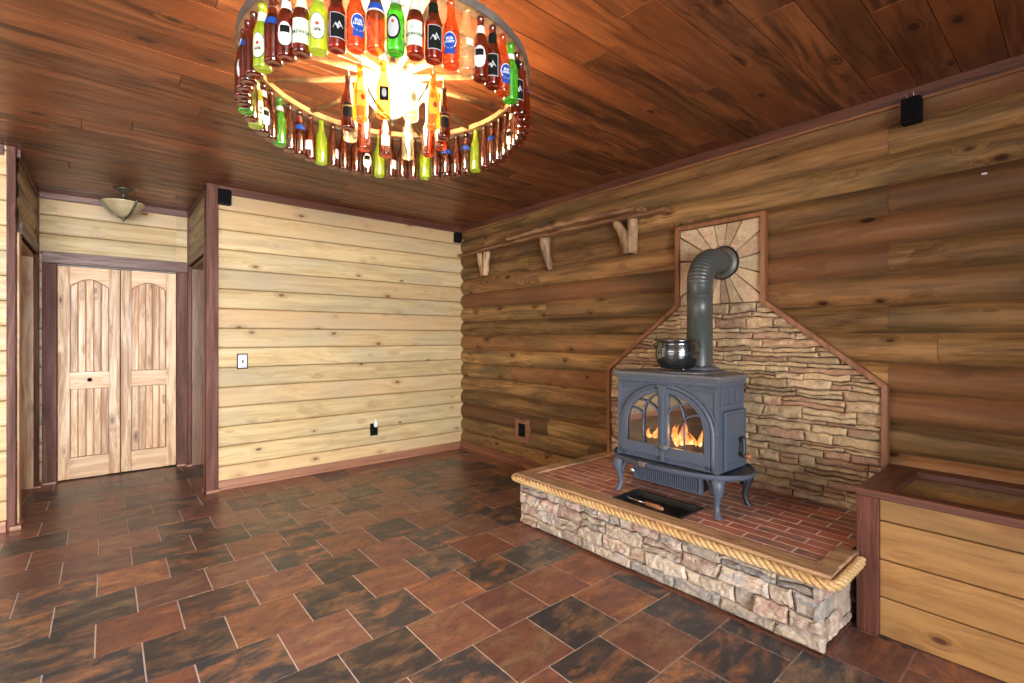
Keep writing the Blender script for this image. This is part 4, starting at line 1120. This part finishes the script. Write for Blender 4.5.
o = thing('framed_outlet', (XR-.06, 3.79, .266), 'dark outlet in a reddish wooden frame low on the right log wall', 'outlet')
xo = XR-.062
mb = MB(); mb.ring([(3.685, .268), (3.897, .268), (3.897, .508), (3.685, .508)], [(3.735, .32), (3.847, .32), (3.847, .456), (3.735, .456)], T3, xo, xo+.04)
build('frame', mb, M['red_y'], o, bevel=.004)
mb = MB(); mb.box(xo+.006, xo+.03, 3.735, 3.847, .32, .456); pl = build('plate', mb, M['black'], o)
for zz in (.355, .42):
    mb = MB(); mb.lathe([(0,.003),(.016,.003),(.018,0)], (0,0,0), 16); mb.v = [(xo+.006-c, 3.79+a, zz+b) for a, b, c in mb.v]
    build('socket', mb, M['backblack'], pl)
o = thing('wall_clip', (XR-.06, .338, 2.16), 'tiny white cable clip high on the right log wall', 'clip')
mb = MB(); mb.box(XR-.050, XR-.03, .325, .346, 2.155, 2.163); build('clip_body', mb, M['white'], o, bevel=.002)

# ------------------------------------------------------------------ bowl light fixtures
def bowl_fixture(root, c, s, top, bowl_mat_, metal, a0=-.85):
    x, y, z = c           # z = bowl rim height
    mb = MB(); mb.lathe([(0,-.115),(.05,-.108),(.10,-.085),(.15,-.045),(.185,-.012),(.20,.0),(.196,.003),(.18,-.008),(.145,-.040),(.095,-.078),(.05,-.100),(0,-.107)], (0,0,0), 40)
    mb.v = [(x+a*s, y+b*s, z+q*s*1.35) for a, b, q in mb.v]; build('glass_bowl', mb, bowl_mat_, root)
    mb = MB()
    for k in range(3):
        a = k*2*PI/3+a0
        pts = [(.0+r*math.cos(a), r*math.sin(a), q) for r, q in ((.008,-.128),(.05,-.122),(.105,-.098),(.158,-.052),(.195,-.010),(.208,.004),(.212,.014),(.200,.018))]
        mb.tube([(x+p[0]*s, y+p[1]*s, z+p[2]*s*1.33) for p in pts], [.006*s,.008*s,.012*s,.013*s,.012*s,.010*s,.008*s,.006*s], 8)
    mb.lathe([(0,-.165*s),(.006*s,-.163*s),(.010*s,-.153*s),(.006*s,-.146*s),(.016*s,-.140*s),(.024*s,-.128*s),(.020*s,-.112*s),(0,-.105*s)], (x,y,z-.05*s), 18)
    build('bowl_strap', mb, metal, root)
    mb = MB(); mb.lathe([(.008,-.11*s),(.008,top-z-.055)], (x,y,z), 10)
    mb.lathe([(.010,-.075),(.014,-.068),(.010,-.058),(.022,-.048),(.045,-.030),(.058,-.018),(.072,-.012),(.072,0)], (x,y,top), 28)
    build('canopy', mb, metal, root)
hl = thing('ceiling_light', (.127, 5.60, ZC), 'bronze semi-flush ceiling light with an alabaster glass bowl in the hallway', 'ceiling light')
bowl_fixture(hl, (.127, 5.60, 2.560), .80, ZC, M['bowl'], M['bronze'], -3.1)

# ------------------------------------------------------------------ wagon wheel chandelier
CX, CY = 1.014, 2.063
def tz(x, y):   # the wheel hangs very slightly out of level
    return .019*(1 + (-(x-CX)*CX-(y-CY)*CY)/math.hypot(CX, CY)/.6)
RB = .602; ZBT = 2.277; BH = .233; ZR = ZBT+BH
ch = thing('wagon_wheel_chandelier', (CX, CY, ZR), 'round wagon wheel chandelier with glowing centre bowl hung near ceiling', 'chandelier')
def tilt_mb(mb): mb.v = [(x, y, z+tz(x, y)) for x, y, z in mb.v]; return mb
mb = MB(); mb.lathe([(RB-.022,.001),(RB+.022,.001),(RB+.022,.026),(RB-.022,.026),(RB-.022,.001)], (CX,CY,ZR), 96, cap=False, smooth=False); build('wheel_rim', tilt_mb(mb), M['rim_wood'], ch)
mb = MB(); mb.lathe([(RB+.0225,-.002),(RB+.028,-.002),(RB+.028,.030),(RB+.0225,.030),(RB+.0225,-.002)], (CX,CY,ZR), 96, cap=False, smooth=False); build('iron_band', tilt_mb(mb), M['tire'], ch)
mb = MB(); mb.lathe([(.0,-.0),(.055,.0),(.07,.01),(.075,.03),(.07,.045),(.05,.055),(.03,.06),(0,.06)], (CX,CY,ZR+.005), 28); build('hub', tilt_mb(mb), M['rim_wood'], ch)
mb = MB(); mb.lathe([(.012,0),(.012,ZC-ZR-.08)], (CX,CY,ZR+.075), 10); mb.lathe([(.02,-.03),(.06,-.02),(.07,0)], (CX,CY,ZC), 24); build('ceiling_mount', mb, M['tire'], ch)
NI = 12
PH0 = math.atan2(-CY, -CX); PHI = PH0 + math.radians(15)
for k in range(NI):
    a = PHI+2*PI*k/NI
    mb = MB(); u = Vector((math.cos(a), math.sin(a), 0)); c0 = Vector((CX, CY, ZR+.016))
    mb.tube([c0+u*.06, c0+u*.16, c0+u*.35, c0+u*(RB-.024)], [.011,.014,.014,.011], 10); build('spoke', tilt_mb(mb), M['rim_wood'], ch)
bowl_fixture(ch, (CX, CY, 2.487), .78, ZR+.02, M['bowl_lit'], M['bronze'])

# bottles --------------------------------------------------------------
def text_mesh(txt, size, radius, zc, m, parent_name='lettering'):
    cu = bpy.data.curves.new('t', 'FONT'); cu.body = txt; cu.size = size; cu.align_x = 'CENTER'; cu.align_y = 'CENTER'; cu.resolution_u = 1; cu.offset = size*.035; cu.space_line = .85
    ob = bpy.data.objects.new('t', cu); COL.objects.link(ob)
    dg = bpy.context.evaluated_depsgraph_get(); me = bpy.data.meshes.new_from_object(ob.evaluated_get(dg))
    bpy.data.objects.remove(ob); bpy.data.curves.remove(cu)
    for v in me.vertices:
        a = v.co.x/radius; z = v.co.y
        v.co = Vector((radius*math.cos(a), radius*math.sin(a), zc+z))
    me.materials.clear(); me.materials.append(m)
    return me
def curved_patch(mb, radius, zc, hw, hh, kind='rect', n=12, m=6, mi=0):
    """patch on a cylinder about z facing +x; oval or rectangle"""
    vs = []
    for i in range(n+1):
        t = -1+2*i/n; k = math.sqrt(max(0, 1-t*t)) if kind == 'oval' else 1
        for j in range(m+1):
            q = -1+2*j/m; a = t*hw/radius; vs.append((radius*math.cos(a), radius*math.sin(a), zc+q*hh*k))
    mb.add(vs, [(i*(m+1)+j, (i+1)*(m+1)+j, (i+1)*(m+1)+j+1, i*(m+1)+j+1) for i in range(n) for j in range(m)], None, mi, True)
def paper(name, col, e=0): return plain(name, tuple(c*.62 for c in col), .8, bscale=60, var=.06, spec=.1)
P_cream = paper('cream_paper', (.80,.78,.60)); P_white = paper('white_paper', (.82,.82,.80)); P_black = paper('black_paper', (.008,.010,.008)); P_blue = paper('blue_paper', (.02,.07,.36))
P_green = paper('green_ink', (.01,.12,.05)); P_red = paper('red_ink', (.50,.05,.03)); P_silver = paper('silver_paper', (.50,.52,.52)); P_yellow = paper('yellow_paper', (.80,.50,.05)); P_gold = paper('gold_ink', (.55,.38,.10))
BR = .0305
def prof(kind):
    p = [(0,.004),(.020,.0015),(.0265,.0),(.0300,.004),(BR,.010),(BR,.118),(.0290,.132),(.0240,.150),(.0185,.166),(.0155,.185),(.0137,.205),(.0132,.219),(.0148,.2205),(.0148,.226),(.0135,.228),(.0135,.2325),(0,.233)]
    if kind == 'stub': p = [(0,.004),(.020,.0015),(.0265,.0),(.0300,.004),(.0285,.03),(.0300,.07),(.0305,.10),(.0290,.132),(.0230,.155),(.0170,.180),(.0140,.205),(.0135,.219),(.0148,.2205),(.0148,.226),(.0135,.228),(.0135,.2325),(0,.233)]
    return p
RLb = BR+.0006
TYPES = {}
def make_type(key, glass, shape, desc, labels):
    parts = []
    mb = MB(); mb.lathe(prof(shape), (0,0,0), 20); parts.append(('bottle_glass', mb, M[glass], None, None))
    for nm, mbx, mt, par, txt in labels: parts.append((nm, mbx, mt, par, txt))
    TYPES[key] = dict(desc=desc, parts=[])
    for nm, q, mt, par, extra in parts:
        if q is None:
            me = extra
        else:
            o = build(nm, q, mt); me = o.data; bpy.data.objects.remove(o)
        TYPES[key]['parts'].append((nm, me, par))
def patch(zc, hw, hh, kind='rect', r=RLb):
    mb = MB(); curved_patch(mb, r, zc, hw, hh, kind); return mb
def band(z0, z1, arc=2*PI):
    """neck label following the neck taper, full round"""
    pr = [p for p in prof('') ]; out = []
    def rad(z):
        for (r0, a), (r1, b) in zip(pr, pr[1:]):
            if a <= z <= b and b > a: return r0+(r1-r0)*(z-a)/(b-a)
        return .014
    mb = MB(); k = 6; mb.lathe([(rad(z0+(z1-z0)*i/k)+.0006, z0+(z1-z0)*i/k) for i in range(k+1)], (0,0,0), 18, cap=False); return mb
RL2 = RLb+.0005; RL3 = RLb+.001
make_type('erdinger', 'g_brown', '', 'brown bottle with tall cream label',
    [('label', patch(.068, .034, .042), P_cream, None, None), ('emblem', patch(.088, .011, .011, 'oval', RL2), P_silver, 1, None), ('lettering', None, None, 1, text_mesh('ERDINGER', .0150, RL2, .063, P_green)), ('neck_label', band(.150, .195), P_cream, None, None)])
make_type('lime', 'g_lime', '', 'lime bottle with cream oval label',
    [('label_rim', patch(.072, .0275, .046, 'oval'), P_green, None, None), ('label', patch(.072, .0255, .043, 'oval', RL2), P_cream, 1, None), ('emblem', patch(.080, .006, .006, 'oval', RL3), P_red, 1, None), ('lettering', None, None, 1, text_mesh('GER', .014, RL3, .060, P_black)), ('neck_label', band(.165, .200), P_cream, None, None)])
mount = MB(); 
def mountain():
    mb = MB(); pts = [(-.018,.052),(-.008,.070),(-.002,.064),(.004,.078),(.011,.066),(.018,.056),(.0,.050)]
    mb.add([(RL3*math.cos(x/RL3), RL3*math.sin(x/RL3), z+.008) for x, z in pts], [tuple(range(len(pts)))]); return mb
make_type('black', 'g_brown', '', 'brown bottle with black label',
    [('label_rim', patch(.070, .0275, .042), P_silver, None, None), ('label', patch(.070, .025, .0395, 'rect', RL2), P_black, 1, None), ('emblem', mountain(), P_silver, 1, None), ('neck_label', band(.160, .200), P_black, None, None)])
mt_ = TYPES['black']['parts']
make_type('blue', 'g_amber', '', 'amber bottle with blue label',
    [('label_rim', patch(.078, .026, .030, 'oval'), P_white, None, None), ('label', patch(.079, .0235, .026, 'oval', RL2), P_blue, 1, None), ('label_base', patch(.046, .019, .014, 'rect', RLb), P_blue, 1, None), ('lettering', None, None, 1, text_mesh('BUD\nLIGHT', .013, RL3, .079, P_white))])
make_type('blueneck', 'g_amber', 'stub', 'amber bottle with blue neck label',
    [('neck_label', band(.128, .168), P_blue, None, None), ('neck_edge', band(.122, .128), P_white, 1, None)])
make_type('blueneck_dark', 'g_brown', 'stub', 'brown bottle with blue neck label',
    [('neck_label', band(.128, .168), P_blue, None, None), ('neck_edge', band(.168, .196), P_white, 1, None)])
make_type('greenoval', 'g_green', '', 'green bottle with silver oval label',
    [('label_rim', patch(.074, .027, .042, 'oval'), P_black, None, None), ('label', patch(.074, .021, .034, 'oval', RL2), P_silver, 1, None), ('emblem', patch(.092, .005, .006, 'oval', RL3), P_red, 1, None), ('neck_label', band(.160, .195), P_silver, None, None)])
make_type('green', 'g_green', '', 'green bottle with white neck band',
    [('neck_label', band(.165, .188), P_white, None, None)])
make_type('limeplain', 'g_lime', '', 'unlabelled yellow-green bottle', [])
make_type('clear', 'g_clear', '', 'clear glass bottle', [('label', patch(.10, .014, .012), P_cream, None, None)])
make_type('whitelab', 'g_brown', '', 'brown bottle with large white label',
    [('label', patch(.072, .026, .040, 'oval'), P_white, None, None), ('emblem', patch(.088, .016, .012, 'rect', RL2), P_black, 1, None), ('neck_label', band(.165, .195), P_white, None, None)])
make_type('brown', 'g_brown', '', 'unlabelled brown bottle', [])
make_type('dark', 'g_dark', '', 'very dark bottle', [('label', patch(.075, .02, .03), P_black, None, None), ('lettering', None, None, 1, text_mesh('GUINNESS', .0085, RL2, .092, P_gold))])
make_type('yellowlab', 'g_amber', '', 'amber bottle with yellow label', [('label', patch(.085, .026, .034), P_yellow, None, None), ('emblem', patch(.09, .010, .012, 'oval', RL2), P_red, 1, None)])
make_type('greylab', 'g_amber', '', 'amber bottle with dark grey label', [('label', patch(.085, .020, .030), P_black, None, None), ('emblem', patch(.088, .010, .018, 'oval', RL2), P_silver, 1, None)])
make_type('clearoval', 'g_clear', '', 'clear bottle with cream oval label', [('label', patch(.080, .022, .034, 'oval'), P_cream, None, None), ('emblem', patch(.082, .010, .014, 'oval', RL2), P_gold, 1, None)])
make_type('whiteband', 'g_brown', '', 'brown bottle with white square label', [('label', patch(.07, .020, .024), P_white, None, None)])
mb = MB(); mb.tube([(0,0,.232),(.004,0,.245),(.012,0,.255),(.010,0,.268),(0,0,.274),(-.006,0,.276)], [.004,.0035,.003,.003,.003,.003], 8)
o_w = build('hanging_wire', mb, M['tire']); WIRE = o_w.data; bpy.data.objects.remove(o_w)
def place_bottle(key, x, y, ang, label, group, zo=0):
    root = thing('beer_bottle', (x, y, ZBT+tz(x, y)+zo), label, 'bottle', group); root.rotation_euler = (0, 0, ang)
    objs = []
    for nm, me, par in TYPES[key]['parts']:
        o = bpy.data.objects.new(nm, me); COL.objects.link(o); o.parent = objs[par] if par else root; objs.append(o)
    if zo < 0:
        o = bpy.data.objects.new('hanging_wire', WIRE); COL.objects.link(o); o.parent = root
f_, yaw = 485., math.radians(40)
def pxx(x, y):
    d = x*math.sin(yaw)+y*math.cos(yaw); a = x*math.cos(yaw)-y*math.sin(yaw); return 512+f_*a/d, d
near = [(241,'whiteband'),(248,'blueneck_dark'),(258.6,'lime'),(270,'blueneck_dark'),(283,'whitelab'),(298,'erdinger'),(314.6,'lime'),(332.6,'black'),(351.8,'blue'),(372,'blueneck'),(391.3,'greenoval'),(410,'erdinger'),(428.8,'black'),(446.5,'blue'),(461.8,'clear'),(477,'whitelab'),(490.3,'black'),(501.8,'blue'),(509.5,'green'),(517,'black'),(522,'blueneck_dark'),(527,'brown')]
far = [(284,'green'),(324.3,'limeplain'),(380,'limeplain'),(426,'limeplain'),(476,'limeplain'),(302,'blueneck_dark'),(311,'whiteband'),(444,'blueneck_dark'),(467,'blueneck_dark'),(492,'blueneck_dark'),(505,'whiteband'),(334,'whiteband'),(276,'whiteband'),(258,'lime'),(246,'green')]
NB = 58
ring_ = []
dc = math.hypot(CX, CY); tilt = math.acos(RB/dc)
for k in range(NB):
    a = PH0+2*PI*(k+.15)/NB
    x, y = CX+RB*math.cos(a), CY+RB*math.sin(a); px, d = pxx(x, y)
    da = abs((a-PH0+PI) % (2*PI)-PI)
    isnear = da < tilt
    ring_.append([a, x, y, px, isnear])
# assign types: near row gets the nearest listed look
def assign(group, table, default):
    used = {}
    for b in group:
        b.append(None)
    for tx, ty in table:
        cand = sorted((q for q in group if q[5] is None), key=lambda q: abs(q[3]-tx))
        if cand and abs(cand[0][3]-tx) < 9: cand[0][5] = ty
    for i, b in enumerate(group):
        if b[5] is None: b[5] = default[i % len(default)]
nr = [b for b in ring_ if b[4]]; fr = [b for b in ring_ if not b[4]]
nr.sort(key=lambda b: b[3]); fr.sort(key=lambda b: b[3])
assign(nr, near, ['brown', 'whitelab', 'black', 'brown']); assign(fr, far, ['brown', 'whiteband', 'brown', 'brown', 'whitelab'])
ordw = ['first','second','third','fourth','fifth','sixth','seventh','eighth','ninth','tenth','eleventh','twelfth','thirteenth','fourteenth','fifteenth','sixteenth','seventeenth']
for row, rowname, facing in ((nr, 'near side of the wheel', 1), (fr, 'far side of the wheel', 0)):
    cnt = {}; tot = {}
    for b in row: tot[b[5]] = tot.get(b[5], 0)+1
    for b in row:
        a, x, y, px, _, key = b; cnt[key] = cnt.get(key, 0)+1
        o_ = '' if tot[key] == 1 else ordw[cnt[key]-1]+' '
        fl = ', ' if tot[key] == 1 else ' from the left, '
        if facing:
            va = math.atan2(-y, -x); dd = (va-a+PI) % (2*PI)-PI; ang = a+dd*.75+R(-.35,.35)
        else: ang = math.atan2(-y, -x)+R(-1.2, 1.2)
        lab = o_+TYPES[key]['desc']+fl+rowname
        place_bottle(key, x, y, ang, lab, 'beer bottles round the wheel rim')
inner_t = ['greylab', 'clearoval', 'yellowlab', 'dark', 'brown', 'whiteband', 'brown', 'clear', 'brown', 'dark', 'yellowlab', 'brown']
inn = []
for k in range(NI):
    a = PHI+2*PI*(k+.0)/NI; x, y = CX+.015+.215*math.cos(a), CY-.013+.215*math.sin(a); px, d = pxx(x, y)
    inn.append([a, x, y, px, d, k])
# photo order of the near ones, left to right: dark, yellow, grey, clear oval, amber, dark
near_in = [(349,'dark'),(365,'yellowlab'),(387,'greylab'),(410,'clearoval'),(430,'yellowlab'),(441,'dark')]
nin = sorted(inn, key=lambda b: b[4])[:6]; nin.sort(key=lambda b: b[3]); fin = [b for b in inn if b not in nin]
for b, (tx, ty) in zip(nin, near_in): b.append(ty)
fin.sort(key=lambda b: b[3])
for b, ty in zip(fin, ['clear', 'brown', 'whiteband', 'clear', 'brown', 'whitelab']): b.append(ty)
for row, rowname in ((nin, 'near side of the glowing bowl'), (fin, 'far side of the glowing bowl')):
    cnt = {}; tot = {}
    for b in row: tot[b[6]] = tot.get(b[6], 0)+1
    for b in row:
        key = b[6]; cnt[key] = cnt.get(key, 0)+1; o_ = '' if tot[key] == 1 else ('leftmost ' if cnt[key] == 1 else 'rightmost ')
        place_bottle(key, b[1], b[2], math.atan2(-b[2], -b[1])+R(-.4,.4), o_+TYPES[key]['desc']+', '+rowname, 'bottles hung round the centre bowl', -.036)

# ------------------------------------------------------------------ lights
def area(name, loc, rot, sx, sy, power, col, spread=PI):
    l = bpy.data.lights.new(name, 'AREA'); l.shape = 'RECTANGLE'; l.size = sx; l.size_y = sy; l.energy = power; l.color = col; l.spread = spread
    o = bpy.data.objects.new(name, l); COL.objects.link(o); o.location = loc; o.rotation_euler = rot; return o
area('rear_window_light', (-.9, YF-.15, 1.2), (PI/2, 0, .03), 3.0, 1.8, 460, (.95,.97,1.0), math.radians(110))
area('left_window_light', (XL-.15, 1.6, 1.3), (PI/2, 0, -PI/2), 3.0, 1.55, 95, (.95,.97,1.0))
def point(name, loc, power, col, r):
    l = bpy.data.lights.new(name, 'POINT'); l.energy = power; l.color = col; l.shadow_soft_size = r
    o = bpy.data.objects.new(name, l); COL.objects.link(o); o.location = loc; return o
point('chandelier_bulb', (CX, CY, 2.49), 240, (1,.66,.34), .05)
point('fire_glow', (2.66, 1.62, .78), 2.5, (1,.45,.15), .04)
w = bpy.data.worlds.new('sky'); sc.world = w; w.use_nodes = True
nt = w.node_tree; bg = nt.nodes['Background']
sky = nt.nodes.new('ShaderNodeTexSky'); sky.sky_type = 'HOSEK_WILKIE'; sky.sun_direction = (-.3, -.4, .8); sky.turbidity = 3
nt.links.new(sky.outputs[0], bg.inputs[0]); bg.inputs[1].default_value = 1.0

# ------------------------------------------------------------------ camera
cam = bpy.data.cameras.new('camera'); co = bpy.data.objects.new('camera', cam); COL.objects.link(co)
co.location = (0, 0, 1.35); co.rotation_euler = (PI/2, 0, -yaw)
cam.sensor_width = 36; cam.lens = 36*485/1024; cam.shift_y = -(341.5-337.5)/1024; cam.clip_start = .05
sc.camera = co
sc.view_settings.view_transform = 'Standard'; sc.view_settings.look = 'None'; sc.view_settings.exposure = 0
sc.cycles.use_denoising = True
sc.cycles.transparent_max_bounces = 24; sc.cycles.max_bounces = 8; sc.cycles.sample_clamp_indirect = 6
